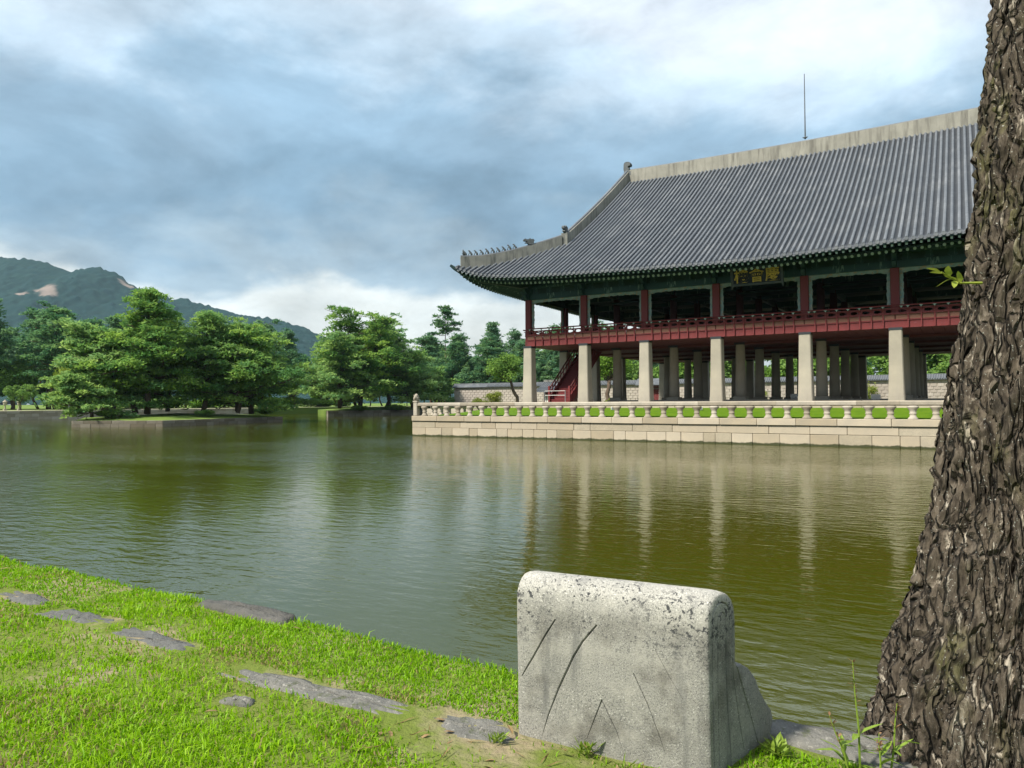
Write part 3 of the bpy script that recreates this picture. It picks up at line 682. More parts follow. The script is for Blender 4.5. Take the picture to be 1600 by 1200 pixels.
# drip tiles hanging between the round ends
drip = MB()
nn = 8
V = [(0.045+(PIT-0.09)*k/nn, 0, -0.02-0.055*math.sin(math.pi*k/nn)) for k in range(nn+1)]
V2 = [(0.045+(PIT-0.09)*k/nn, 0, -0.055-0.105*math.sin(math.pi*k/nn)**0.8) for k in range(nn+1)]
V3 = [(a, 0.05, b_) for a, _, b_ in V]
drip.add(V+V2+V3, [(k, k+1, nn+2+k, nn+1+k) for k in range(nn)]+[(2*nn+2+k, 2*nn+3+k, k+1, k) for k in range(nn)])
drm = drip.mesh('eave_tile', M['tile'])
for s in xs_r[:-1]:
    e = float(ecc(tf(s+PIT/2))); z0 = float(zea(tf(s))); z1 = float(zea(tf(s+PIT))); ob('eave_tile', drm, roof, (s, -e-0.02, (z0+z1)/2), (0, -math.atan2(z1-z0, PIT), 0))
for s in ys_r[:-1]:
    e = float(ecc(ts(s+PIT/2))); z0 = float(zea(ts(s))); z1 = float(zea(ts(s+PIT))); ob('eave_tile', drm, roof, (-e-0.02, s+PIT, (z0+z1)/2), (0, math.atan2(z1-z0, PIT), -math.pi/2))

# eaves: soffit, edge boards, rafters
def eave_pt(kind, s, inset, dz, mirror=False):
    if kind == 'f': e = float(ecc(tf(s))); return (s, -e+inset, float(zea(tf(s)))+dz)
    e = float(ecc(ts(s))); return (-e+inset, s, float(zea(ts(s)))+dz)
def inner_s(s, L_):
    if s < 2: return 0.25+(s+EC)/(2+EC)*1.75
    if s > L_-2: return L_-(0.25+(L_-s+EC)/(2+EC)*1.75)
    return s
ZI = 11.42
sof_m = {'f': None}
def soffit(kind, L_, mirror, name):
    mb = MB(); ss = np.linspace(-EC+0.05, L_+EC-0.05, 90); prev = None
    lim = lambda s: max(0, min(s+EC, L_+EC-s))
    for s in ss:
        a = eave_pt(kind, s, 0.06, -0.09); ins = min(1.5, max(0.10, lim(s)*0.75)); b_ = eave_pt(kind, s, ins, 0.10 if ins > 0.5 else -0.02); si = inner_s(s, L_)
        c = (si, 0.3, ZI+0.12) if kind == 'f' else (0.3, si, ZI+0.12)
        cur = [a, b_, c]
        if prev: mb.add(prev+cur, [(0, 1, 4, 3), (1, 2, 5, 4)])
        prev = cur
    return mb
def mir(mb, ax):
    mb.v = [(LX-x, y, z) if ax == 'x' else (x, LY-y, z) for x, y, z in mb.v]; return mb
for kind, L_, ax in (('f', LX, None), ('s', LY, None), ('f', LX, 'y'), ('s', LY, 'x')):
    s_ = soffit(kind, L_, None, '')
    if ax: mir(s_, ax)
    part(s_, 'eave_soffit', M['tealdark'], roof)
    # edge board under the tiles
    eb = MB(); ss = np.linspace(-EC+0.02, L_+EC-0.02, 80)
    for q in range(79):
        P8 = []
        for s in (ss[q], ss[q+1]):
            for ins, dz in ((0.02, -0.055), (0.02, -0.155), (0.16, -0.155), (0.16, -0.055)): P8.append(eave_pt(kind, s, ins, dz))
        eb.add(P8, [(0, 1, 5, 4), (1, 2, 6, 5), (2, 3, 7, 6), (3, 0, 4, 7)])
    if ax: mir(eb, ax)
    part(eb, 'eave_board', M['teal'], roof)
    eb = MB()
    for q in range(79):
        P8 = []
        for s in (ss[q], ss[q+1]):
            f_ = min(1.0, max(0.1, min(s+EC, L_+EC-s)/1.5))
            for ins, dz in ((1.0*f_, -0.20), (1.0*f_, -0.31), (1.14*f_, -0.31), (1.14*f_, -0.20)): P8.append(eave_pt(kind, s, ins, dz))
        eb.add(P8, [(0, 1, 5, 4), (1, 2, 6, 5), (2, 3, 7, 6), (3, 0, 4, 7)])
    if ax: mir(eb, ax)
    part(eb, 'rafter_board', M['tealdark'], roof)
farr = MB(); farf = MB()
for kind, L_, ss in (('f', LX, xs_r), ('s', LY, ys_r)):
    for s in ss[1:-1]:
        f_ = min(1.0, max(0.15, min(s+EC, L_+EC-s)/1.6)); si = inner_s(s, L_)
        a = eave_pt(kind, s, 0.92*f_, -0.40); b_ = (si, 0.35, ZI-0.05) if kind == 'f' else (0.35, si, ZI-0.05)
        mb = MB().tube([a, b_], 0.082, 8, False)
        v = Vector(a)-Vector(b_); v.normalize(); e0 = Vector(a)
        fa = eave_pt(kind, s, 0.13, -0.235); tfar = 1.7*f_
        fb = Vector(eave_pt(kind, s, tfar, -0.235+0.24*tfar)); fb = fb.lerp(Vector(b_), 0.05)
        fr = MB().tube([fa, tuple(fb)], 0.078, 4, False, True)
        cap1 = MB().tube([tuple(e0+v*0.012), tuple(e0-v*0.02)], 0.086, 8)
        w_ = (Vector(fa)-fb).normalized(); cap2 = MB().tube([tuple(Vector(fa)+w_*0.010), tuple(Vector(fa)-w_*0.02)], 0.081, 4, True, True)
        p = part(mb, 'rafter', M['teal'], roof); q = part(fr, 'flying_rafter', M['teal'], roof)
        part(cap1, 'rafter_end', M['rafterend'], roof); part(cap2, 'flying_rafter_end', M['rafterend'], roof)
        farr.add([(x_, LY-y_, z_) if kind == 'f' else (LX-x_, y_, z_) for x_, y_, z_ in mb.v], mb.f); farf.add([(x_, LY-y_, z_) if kind == 'f' else (LX-x_, y_, z_) for x_, y_, z_ in fr.v], fr.f)
tag(part(farr, 'rafters', M['teal'], roof), kind='stuff'); tag(part(farf, 'flying_rafters', M['teal'], roof), kind='stuff')
for sx in (0, 1):
    for sy in (0, 1):
        fx = lambda a: a if sx == 0 else LX-a
        fy = lambda a: a if sy == 0 else LY-a
        pts = [(fx(1.5), fy(1.5), 11.55), (fx(-0.5), fy(-0.5), 11.05), (fx(-2.5), fy(-2.5), 11.35), (fx(-3.5), fy(-3.5), 11.80), (fx(-4.0), fy(-4.0), 12.20), (fx(-4.22), fy(-4.22), 12.42)]
        part(MB().tube(pts, [0.24, 0.24, 0.22, 0.19, 0.16, 0.10], 4, True, True), 'corner_rafter', M['tealdark'], roof)

# ridges
def wall_strip(pts, hgt, th, drop=0.35):
    """plastered ridge wall along points (tile surface), hgt above it"""
    mb = MB(); prev = None
    for i, p in enumerate(pts):
        p = Vector(p); a = Vector(pts[max(0, i-1)]); b_ = Vector(pts[min(len(pts)-1, i+1)]); t = b_-a; t.z = 0; t.normalize(); s = Vector((-t.y, t.x, 0))*th/2
        h = hgt[i] if isinstance(hgt, list) else hgt
        cur = [p+s-Vector((0, 0, drop)), p-s-Vector((0, 0, drop)), p-s*0.92+Vector((0, 0, h)), p+s*0.92+Vector((0, 0, h))]
        if prev: mb.add(prev+cur, [(0, 1, 5, 4), (1, 2, 6, 5), (2, 3, 7, 6), (3, 0, 4, 7)])
        else: mb.add(cur, [(0, 1, 2, 3)])
        prev = cur
    mb.add(prev, [(3, 2, 1, 0)])
    return mb
def cap_strip(pts, hgt, th, r): # tile course along the top
    P = [(p[0], p[1], p[2]+(hgt[i] if isinstance(hgt, list) else hgt)+0.02) for i, p in enumerate(pts)]
    return MB().tube(P, r, 8)
xr = np.linspace(GX-0.05, LX-GX+0.05, 26)
rp = [(float(a), CY, float(zr(a))) for a in xr]
part(wall_strip(rp, 0.92, 0.55, 0.5), 'main_ridge', M['plaster'], roof)
part(cap_strip(rp, 0.92, 0.5, 0.13), 'ridge_cap', M['tile'], roof)
for sx in (0, 1):
    fx = (lambda a: a) if sx == 0 else (lambda a: LX-a)
    for sy in (0, 1):
        fy = (lambda a: a) if sy == 0 else (lambda a: LY-a)
        ys = np.linspace(GX-0.1, CY-0.1, 16); g = [(fx(GX), fy(float(a)), float(zfront(GX+0.2, a))) for a in ys]
        hg = [0.80+0.15*(k/15) for k in range(16)]
        part(wall_strip(g, hg, 0.45, 0.5), 'gable_ridge', M['plaster'] , roof); part(cap_strip(g, hg, 0.45, 0.12), 'gable_ridge_cap', M['tile'], roof)
        es = np.linspace(-GX+0.25, EC-0.38, 12); hp = []
        for e in es: hp.append((fx(-float(e)), fy(-float(e)), float(zfront(-e, -e))))
        hh = [0.70+0.02*k/11 for k in range(12)]
        hr = part(wall_strip(hp, hh, 0.42, 0.5), 'hip_ridge', M['plasterdark'], roof); part(cap_strip(hp, hh, 0.42, 0.10), 'hip_ridge_cap', M['tile'], roof)
        # guardian figures in a row on the hip, a larger beast head behind them
        def at_(f):
            k = f*11; i = min(10, int(k)); a = Vector(hp[i]); b_ = Vector(hp[i+1]); p = a.lerp(b_, k-i); p.z += hh[i]+0.10; return p
        ang = math.atan2(fy(-1)-fy(0), fx(-1)-fx(0))
        if 'fig' not in cache:
            # seated beast: haunches, chest, head, front legs
            f = MB().tube([(-0.10, 0, 0.0), (-0.12, 0, 0.10), (-0.05, 0, 0.20), (0.02, 0, 0.30), (0.08, 0, 0.35), (0.14, 0, 0.34)], [0.06, 0.085, 0.075, 0.05, 0.055, 0.03], 7)
            f.tube([(0.02, 0.035, 0.24), (0.09, 0.035, 0.12), (0.12, 0.035, 0.0)], 0.025, 5); f.tube([(0.02, -0.035, 0.24), (0.09, -0.035, 0.12), (0.12, -0.035, 0.0)], 0.025, 5)
            cache['fig'] = f.mesh('ridge_figure', M['figure'], True)
            f = MB().tube([(-0.05, 0, 0), (-0.04, 0, 0.15), (0.0, 0, 0.30), (0.02, 0, 0.40), (0.02, 0, 0.47)], [0.09, 0.075, 0.07, 0.035, 0.05], 7)
            f.tube([(0, 0.06, 0.27), (0.08, 0.07, 0.16), (0.07, 0.05, 0.10)], 0.025, 5)
            cache['fig0'] = f.mesh('ridge_figure', M['figure'], True)
            # dragon head seen from the side: jaw, snout curl, brow, horn
            dh = MB().prism([(-0.28, 0.0), (0.10, 0.0), (0.14, 0.10), (0.34, 0.12), (0.30, 0.20), (0.16, 0.20), (0.24, 0.27), (0.42, 0.30), (0.44, 0.42), (0.34, 0.50), (0.22, 0.44), (0.10, 0.46), (0.02, 0.56), (-0.06, 0.48), (-0.20, 0.50), (-0.30, 0.40), (-0.24, 0.22)], -0.12, 0.12)
            cache['beast'] = dh.mesh('beast_head', M['figure'])
            fn = MB().prism([(-0.42, -0.75), (0.34, -0.75), (0.36, -0.1), (0.28, 0.10), (0.36, 0.28), (0.34, 0.80), (0.24, 0.98), (-0.02, 1.02), (-0.30, 0.96), (-0.40, 0.80), (-0.34, 0.62), (-0.14, 0.60), (-0.10, 0.46), (-0.26, 0.38), (-0.22, 0.16), (-0.44, 0.06), (-0.46, -0.30)], -0.26, 0.26)
            cache['finial'] = fn.mesh('ridge_finial', M['figure'])
        for k in range(11):
            ob('ridge_figure', cache['fig0' if k in (10,) else 'fig'], roof, at_(1-0.035-k*0.0545 if k < 10 else 0.975), (0, 0, ang), (1, 1, rnd.uniform(0.9, 1.12)))
        ob('beast_head', cache['beast'], roof, at_(0.32), (0, 0, ang), (1.15, 1.15, 0.85))
        ob('beast_head', cache['beast'], roof, Vector(g[0])+Vector((0, 0, 0.85)), (0, 0, -math.pi/2 if sy == 0 else math.pi/2), (0.85, 0.95, 1.1))
        # end block where the gable ridge stops
        p = g[0]; part(MB().cbox(p[0]-0.27, p[0]+0.27, p[1]-0.16, p[1]+0.16, p[2]-0.4, p[2]+0.88, 0.02), 'ridge_end_block', M['plasterdark'], roof)
    ob('ridge_finial', cache['finial'], roof, (fx(GX), CY, float(zr(GX))+0.75), (0, 0, math.pi if sx == 0 else 0), (0.85, 1, 0.95))
    # gable wall
    gv = [(fx(GX+0.15), float(a), float(zfront(GX, a))-0.05) for a in np.linspace(GX, CY, 12)]; gv += [(fx(GX+0.15), LY-p[1], p[2]) for p in gv[-2::-1]]
    part(MB().add(gv, [tuple(range(len(gv)))]), 'gable_wall', M['reddark'], roof)
# lightning rod
lr = part(MB().tube([(17.2, CY, 23.2), (17.2, CY, 24.6), (17.2, CY, 28.45)], [0.06, 0.045, 0.028], 6).tube([(17.0, CY, 23.36), (17.4, CY, 23.36)], 0.03, 5).tube([(17.2, CY, 23.3), (17.2, CY, 23.44)], [0.16, 0.02], 8).tube([(17.16, CY, 26.9), (17.24, CY, 26.9)], 0.03, 5), 'lightning_rod', M['figure'], roof)

# stair up to the hall
st = empty('staircase', (0, 0, -FLOOR), 0, pav)
ns = 22; y0, y1, z0, z1, xa, xb = 1.0, 6.8, FLOOR, PT+0.28, 1.15, 2.85
stm = MB().box(xa+0.08, xb-0.08, 0, (y1-y0)/ns+0.04, -0.05, 0.0).mesh('tread', M['red']); rim = MB().box(xa+0.08, xb-0.08, 0.03, 0.05, -(z1-z0)/ns, -0.05).mesh('riser', M['red'])
for k in range(ns):
    yy = y0+(y1-y0)*k/ns; zz = z0+(z1-z0)*(k+1)/ns; ob('tread', stm, st, (0, yy, zz)); ob('riser', rim, st, (0, yy, zz))
for xx in (xa, xb):
    a = Vector((xx, y0, z0)); b_ = Vector((xx, y1, z1)); d = b_-a
    part(MB().prism([(y0-0.1, z0-0.02), (y0+0.3, z0-0.02), (y1+0.1, z1-0.2), (y1+0.1, z1+0.25), (y0-0.1, z0+0.38)], xx-0.04, xx+0.04, 'x'), 'stringer', M['red'], st)
    part(MB().tube([tuple(a+Vector((0, 0, 1.05))), tuple(b_+Vector((0, 0, 1.05)))], 0.055, 6), 'handrail', M['reddark'], st)
    part(MB().tube([tuple(a+Vector((0, 0, 0.72))), tuple(b_+Vector((0, 0, 0.72)))], 0.04, 6), 'middle_rail', M['red'], st)
    part(MB().box(xx-0.07, xx+0.07, y0-0.14, y0, z0, z0+1.2), 'newel_post', M['red'], st)
    for k in range(1, 13):
        p = a+d*(k/13); part(MB().box(xx-0.03, xx+0.03, p.y-0.03, p.y+0.03, p.z+0.1, p.z+1.05), 'stair_post', M['red'], st)

# name board under the eave: gold characters on a dark board, read from the right
pl = empty('name_plaque', (16.98, -1.30, 9.60)); tag(pl, 'dark name board with three gold characters hanging under the front eave', 'name board')
pl.rotation_euler = (R(14), 0, 0)
MB().box(-1.42, 1.42, -0.03, 0.05, 0.05, 0.90).build('board', M['board'], pl)
for (a, b_, c, d) in ((-1.56, 1.56, -0.10, 0.06), (-1.56, 1.56, 0.89, 1.0)): MB().cbox(a, b_, -0.10, 0.06, c, d, 0.02).build('frame', M['plaqueframe'], pl)
for s in (-1, 1): MB().prism([(s*1.42, -0.1), (s*1.50, -0.28), (s*1.56, -0.30), (s*1.56, 1.12), (s*1.42, 1.04)], -0.105, 0.06).build('frame', M['plaqueframe'], pl)
for ch, xx in (('樓', -0.93), ('會', 0.0), ('慶', 0.93)):
    cu = bpy.data.curves.new('gold_character', 'FONT'); cu.body = ch; cu.size = 0.90; cu.extrude = 0.02; cu.offset = 0.010; cu.align_x = 'CENTER'
    t = bpy.data.objects.new('tmp', cu); COL.objects.link(t); bpy.context.view_layer.update()
    me = bpy.data.meshes.new_from_object(t.evaluated_get(bpy.context.evaluated_depsgraph_get())); me.name = 'gold_character'; me.materials.clear(); me.materials.append(M['gold'])
    bpy.data.objects.remove(t)
    ob('gold_character', me, pl, (xx, -0.05, 0.17), (math.pi/2, 0, 0))

# ------------------------------------------------------------------ terrace: retaining wall, balustrade, lawn
TX, TY, TXR, TYB = -5.95, -6.5, 44.0, 36.0
tw = empty('terrace_wall', (TX, TY, 0)); tag(tw, 'cream granite retaining wall of the pavilion terrace rising from the water', 'wall')
r2 = random.Random(5)
courses = [(-0.5, 0.60, 0.62, 1.55, 0.0, (M['terrace'], M['rough']), 'wall_stone'), (0.60, 1.06, 0.9, 2.9, 0.0, (M['terrace'], M['rough']), 'wall_stone'), (1.06, 1.43, 1.9, 2.5, 0.09, M['terrace'], 'coping_stone')]
wall_of(tw, (TX, TY), (TXR, TY), courses, None, r2, (0, 1), depth=0.6)
wall_of(tw, (TX, TYB), (TX, TY+0.62), [(a, b_, c, d, e, f, g) for a, b_, c, d, e, f, g in courses], None, r2, (1, 0), depth=0.55)
for c in tw.children: c.location.z = 0
fill = MB().box(TX+0.2, TXR, TY+0.2, TYB, -0.9, 1.385); fo = fill.build('wall_core', M['joint'], tw); fo.location = -Vector(tw.location)
# lawn rising to the platform
def lawn():
    V = []; F = []
    xs = np.linspace(TX+0.45, TXR, 90); rows = [(TY+0.5, 1.42), (-5.0, 1.56), (-3.5, 1.78), (-2.05, 1.97)]
    for (yy, z) in rows:
        for x_ in xs: V.append((x_, yy, z if x_ > -2 else 1.42+(z-1.42)*max(0, (x_-TX)/(3.95))))
    n = len(xs)
    for k in range(3):
        for i in range(n-1): F.append((k*n+i, k*n+i+1, (k+1)*n+i+1, (k+1)*n+i))
    b = len(V)
    for yy in np.linspace(-2.05, TYB, 12):
        V += [(TX+0.45, yy, 1.42), (-2.05, yy, 1.95)]
    for k in range(11): F.append((b+2*k, b+2*k+1, b+2*k+3, b+2*k+2))
    tag(MB().add(V, F).build('terrace_lawn', M['lawn']), kind='structure')
lawn()
# balustrade
bl = empty('balustrade', (TX, TY, 1.43)); tag(bl, 'cream stone balustrade along the edge of the pavilion terrace', 'balustrade')
BZ = 1.43
def baluster_mesh(seed):
    r = random.Random(seed); mb = MB()
    mb.lathe([(0.245, 0.0), (0.235, 0.05), (0.16, 0.13), (0.145, 0.20), (0.14, 0.24), (0.17, 0.27), (0.17, 0.31), (0.14, 0.34), (0.16, 0.42), (0.22, 0.52), (0.285, 0.60), (0.275, 0.645), (0.20, 0.675)], 12, sy=0.72, ph=0.26)
    mb.v = [(a+r.uniform(-.006, .006), b_+r.uniform(-.006, .006), c) for a, b_, c in mb.v]
    return mb.mesh('baluster', M['balus'], True)
bms = [baluster_mesh(k) for k in range(4)]
def rail_mesh(l):
    h = 0.125; c = 0.05; prof = [(-h, -h+c), (-h+c, -h), (h-c, -h), (h, -h+c), (h, h-c), (h-c, h), (-h+c, h), (-h, h-c)]
    return MB().prism(prof, 0.004, l-0.004, 'x').mesh('rail', M['balus'])
x = TX+0.95; k = 0; nxt = TX+0.18; r3 = random.Random(8)
while x < TXR-1: ob('baluster', bms[r3.randrange(4)], bl, (x-TX, 0.22, 0), (0, 0, r3.uniform(-.1, .1))); x += 0.985
x = TX+0.2
while x < TXR-1:
    l = r3.choice((1.97, 2.1, 1.97, 2.3)); ob('rail', rail_mesh(l), bl, (x-TX, 0.22, 0.80)); x += l
y = TY+1.2
while y < TYB: ob('baluster', bms[r3.randrange(4)], bl, (0.22, y-TY, 0), (0, 0, math.pi/2)); y += 0.985
y = TY+0.4
while y < TYB: ob('rail', rail_mesh(2.0), bl, (0.22, y-TY, 0.80), (0, 0, math.pi/2)); y += 2.0
post = MB().cbox(-0.17, 0.17, -0.17, 0.17, 0, 1.02, 0.03).cbox(-0.20, 0.20, -0.20, 0.20, 0.96, 1.06, 0.02)
post.build('corner_post', M['balus'], bl, loc=(0.22, 0.22, 0))
beast = MB().lathe([(0.17, 0.0), (0.215, 0.10), (0.225, 0.20), (0.18, 0.32), (0.14, 0.40), (0.10, 0.47), (0.03, 0.52)], 10, c=(0, 0, 1.06)).tube([(0.02, -0.16, 1.16), (0.06, -0.20, 1.30), (0.02, -0.16, 1.42)], [0.07, 0.09, 0.05], 6).tube([(-0.13, -0.08, 1.40), (-0.15, -0.10, 1.50)], [0.05, 0.02], 5).tube([(0.12, -0.08, 1.40), (0.14, -0.10, 1.50)], [0.05, 0.02], 5)
beast.build('post_figure', M['balus'], bl, True, loc=(0.22, 0.22, 0))

# floodlights standing on the floor and the terrace lawn
def flood(loc, rz, label, s=1.0, white=True):
    g = empty('floodlight', loc, rz); g.scale = (s, s, s)
    tag(g, label, 'light')
    MB().cbox(-0.28, 0.28, -0.16, 0.16, 0.06, 0.40, 0.03).build('housing', M['white'] if white else M['metal'], g); MB().box(-0.2, 0.2, -0.1, 0.1, 0, 0.062).build('base', M['metal'], g); MB().box(-0.22, 0.22, -0.175, -0.161, 0.12, 0.34).build('lens', M['metal'], g)
flood((17.1, 9.0, FLOOR+0.12), 0.2, 'small white floodlight box on the pavilion floor beyond the plaque bay')
flood((13.0, 9.4, FLOOR+0.12), -0.2, 'small white floodlight box on the floor left of the plaque bay')
flood((22.9, 4.2, FLOOR), 0.1, 'small white floodlight box on the floor beside the pillar near the tree')
flood((8.2, -3.2, 1.80), 0.3, 'little white lamp on the terrace lawn behind the balusters, left of two', 0.6)
flood((13.9, -3.2, 1.80), 0.3, 'little white lamp on the terrace lawn behind the balusters, right of two', 0.6)

# ------------------------------------------------------------------ trees
def quads(c, a, b_):
    """leaf quads from centres c, half-length vectors a, half-width vectors b"""
    V = np.stack([c-a, c+b_*1.0, c+a, c-b_*1.0], 1).reshape(-1, 3); F = np.arange(len(V)).reshape(-1, 4); return V, F
def unit(v): return v/np.maximum(np.linalg.norm(v, axis=-1, keepdims=True), 1e-9)
def rand_dirs(r, n): return unit(r.normal(size=(n, 3)))
def pad_leaves(r, c, R_, flat, n, ln, wd, up=0.35):
    """flattened cushion of needle tufts round c"""
    rr = np.sqrt(r.random(n))*R_*(0.8+0.35*r.random(n)); th = r.random(n)*2*math.pi
    edge = 1+0.25*np.sin(th*3+r.random()*6)+0.15*np.sin(th*5+r.random()*6); rr = rr*edge
    z = (r.normal(size=n)*0.30+0.55*(1-(rr/R_)**2))*R_*flat
    p = np.stack([rr*np.cos(th), rr*np.sin(th), z], -1)+c
    d = np.stack([np.cos(th)+r.normal(size=n)*0.8, np.sin(th)+r.normal(size=n)*0.8, up+r.normal(size=n)*0.45], -1); d = unit(d)
    s = unit(np.cross(d, rand_dirs(r, n)*0.75+np.array([0, 0, 1.0])))
    return p, d*(ln*(0.6+0.8*r.random(n)))[:, None], s*(wd*(0.6+0.8*r.random(n)))[:, None]
def limb(mb, pts, r0, r1, n=6):
    mb.tube(pts, [r0+(r1-r0)*k/(len(pts)-1) for k in range(len(pts))], n)
def wig(r, a, b_, k, amp):
    a = np.array(a, float); b_ = np.array(b_, float); L_ = np.linalg.norm(b_-a); P = [a+(b_-a)*i/k+(r.normal(size=3)*amp*L_ if 0 < i < k else 0) for i in range(k+1)]; return [tuple(p) for p in P]
def pine(seed, H, spread, lean=(0, 0), clear=0.35, nb=26, tufts=150, padr=1.0, r0=0.28, bare=0.0, fork=1, top_flat=0.6, ln=0.20, wd=0.075, leafm='pine', barkm='bark', low=None):
    r = np.random.default_rng(seed); wood = MB(); C_, A_, B_, T_ = [], [], [], []
    trunks = []
    for f in range(fork):
        off = np.array([0, 0, 0.0]) if fork == 1 else np.array([math.cos(f*2.3+seed), math.sin(f*2.3+seed), 0])*spread*0.38
        pts = []; k = 9
        for i in range(k+1):
            t = i/k; w = r.normal(size=2)*0.022*H*(1 if 0 < i else 0)
            pts.append((lean[0]*t**1.25+off[0]*t+w[0], lean[1]*t**1.25+off[1]*t+w[1], H*t*(1-0.08*f)))
        pts = np.array(pts); trunks.append(pts); limb(wood, [tuple(p) for p in pts], r0*(1 if f == 0 else 0.8), r0*0.14, 8)
    def on(pts, t): k = t*(len(pts)-1); i = min(len(pts)-2, int(k)); return pts[i]+(pts[i+1]-pts[i])*(k-i)
    ga = r.random()*6
    for i in range(nb):
        pts = trunks[i % fork]; hf = clear+(1-clear)*((i+0.5)/nb)**0.85; base = on(pts, min(0.985, hf)); ga += 2.39996+r.normal()*0.25
        q = (hf-clear)/(1-clear)
        pr = (0.55+0.45*math.sin(min(1, q*1.35+0.25)*math.pi))*(1-top_flat*q**2.2) if low is None else low(q)
        L_ = max(0.25, spread*pr*r.uniform(0.65, 1.15)); d = np.array([math.cos(ga), math.sin(ga), 0]); rise = r.uniform(0.02, 0.30)+0.25*q-0.30*max(0.0, 1-q*5.5)
        end = base+d*L_+np.array([0, 0, rise*L_]); bp = wig(r, base, end, 4, 0.06); limb(wood, bp, r0*(0.34-0.18*q)*max(0.5, min(1, L_/3)), 0.025, 5)
        if r.random() < bare: continue
        npad = max(1, int(round(L_/(padr*0.95))))
        for j in range(npad):
            t = 0.42+0.58*(j+0.6)/npad if npad > 1 else 1.0
            c = base+(end-base)*min(1.0, t)+np.array([r.normal()*0.45*padr, r.normal()*0.45*padr, 0.12+r.normal()*0.18*padr])
            Rp = padr*r.uniform(0.65, 1.15)*(1.0-0.25*q); n = int(tufts*(Rp/padr)**2)
            p, a, b_ = pad_leaves(r, c, Rp, 0.44, n, ln, wd); C_.append(p); A_.append(a); B_.append(b_)
            T_.append(np.clip(r.normal(size=n)*0.20+0.38+r.normal()*0.24, 0, 1))
            if j == 0 and r.random() < 0.6:
                n2 = int(tufts*0.8); p, a, b_ = pad_leaves(r, base+(end-base)*0.30+np.array([r.normal()*0.5, r.normal()*0.5, 0.3]), padr*0.95, 0.5, n2, ln, wd); C_.append(p); A_.append(a); B_.append(b_); T_.append(np.clip(r.normal(size=n2)*0.2+0.35, 0, 1))
            if L_ > 1.2: limb(wood, wig(r, base+(end-base)*t*0.8, c, 2, 0.05), 0.035, 0.015, 4)
    C_ = np.concatenate(C_); A_ = np.concatenate(A_); B_ = np.concatenate(B_); T_ = np.concatenate(T_)
    V, F = quads(C_, A_, B_)
    return wood.mesh('trunk', M[barkm], True), npmesh('crown', V, F, M[leafm], fattr={'tone': T_})
def broad(seed, H, R_, lean=(0, 0), trunk_h=0.4, nclump=40, leaves=170, ln=0.16, wd=0.09, leafm='leaf', r0=0.2, droop=0.0, flat=0.8, barkm='bark', cr=0.32):
    r = np.random.default_rng(seed); wood = MB(); C_, A_, B_, T_ = [], [], [], []
    top = np.array([lean[0], lean[1], H*0.86]); fk = np.array([lean[0]*0.6, lean[1]*0.6, H*trunk_h])
    limb(wood, wig(r, (0, 0, -0.2), fk, 5, 0.03), r0, r0*0.7, 8)
    cz = H*trunk_h+(H-H*trunk_h)*0.52; hz = (H-H*trunk_h)*0.52
    for i in range(nclump):
        d = rand_dirs(r, 1)[0]; rad = r.uniform(0.55, 1.0) if i > nclump*0.2 else r.uniform(0.1, 0.5)
        c = np.array([lean[0]+d[0]*R_*rad*0.85, lean[1]+d[1]*R_*rad*0.85, cz+d[2]*hz*rad*0.9])
        if i % 3 == 0: limb(wood, wig(r, fk, c, 3, 0.06), r0*0.35, 0.02, 5)
        Rc = R_*cr*r.uniform(0.7, 1.25); n = int(leaves*r.uniform(0.8, 1.2)); dd = rand_dirs(r, n)*(r.random(n)**0.45)[:, None]*Rc; dd[:, 2] *= flat
        p = c+dd; a = rand_dirs(r, n); a[:, 2] = a[:, 2]*0.6-droop*2.0; a = unit(a); s = unit(np.cross(a, rand_dirs(r, n)))
        if droop: p[:, 2] -= r.random(n)*droop*Rc*2.2
        C_.append(p); A_.append(a*(ln*(1+droop*2)*(0.6+0.8*r.random(n)))[:, None]); B_.append(s*(wd*(0.6+0.8*r.random(n)))[:, None]); T_.append(np.clip(r.normal(size=n)*0.25+0.4+r.normal()*0.18, 0, 1))
    V, F = quads(np.concatenate(C_), np.concatenate(A_), np.concatenate(B_))
    return wood.mesh('trunk', M[barkm], True), npmesh('crown', V, F, M[leafm], fattr={'tone': np.concatenate(T_)})
def plant(name, pm, loc, rz=0, s=1.0, label='', cat='tree', group=None, sz=None, crown_mat=None, stem='trunk', crown='crown'):
    g = empty(name, loc, rz); g.scale = (s, s, sz or s); tag(g, label, cat, group)
    ob(stem, pm[0], g); c = ob(crown, pm[1], g); return g

# the pines of the near island
GI = 1.25
K1 = dict(tufts=125, ln=0.27, wd=0.105)
plant('pine_tree', pine(101, 9.6, 6.2, (-5.6, -3.6), 0.18, 58, padr=1.25, r0=0.34, bare=0.06, **K1), (-53.0, 1.4, GI), 0, 1, 'leaning island pine reaching out to the left with bare limbs')
plant('pine_tree', pine(102, 13.5, 6.9, (0.5, -0.4), 0.17, 72, padr=1.35, r0=0.36, top_flat=0.80, **K1), (-52.0, 2.2, GI), 0.4, 1, 'tallest pine of the left island with a straight trunk and layered crown')
plant('pine_tree', pine(103, 11.6, 6.6, (1.2, 1.6), 0.15, 64, padr=1.3, r0=0.32, top_flat=0.7, **K1), (-50.0, 8.0, GI), 1.2, 1, 'upright pine in the middle right of the left island')
plant('pine_tree', pine(104, 10.6, 7.8, (1.8, 1.6), 0.10, 66, padr=1.3, r0=0.36, fork=2, **K1), (-49.0, 14.2, 1.1), 2.2, 1, 'low branched pine at the right tip of the left island hanging over water')
plant('pine_tree', pine(105, 3.9, 3.6, (-1.9, -1.6), 0.06, 34, padr=0.95, r0=0.20, tufts=130, ln=0.22, wd=0.085), (-51.4, -4.4, 1.0), 0.7, 1, 'short bushy pine drooping over the near corner of the left island')
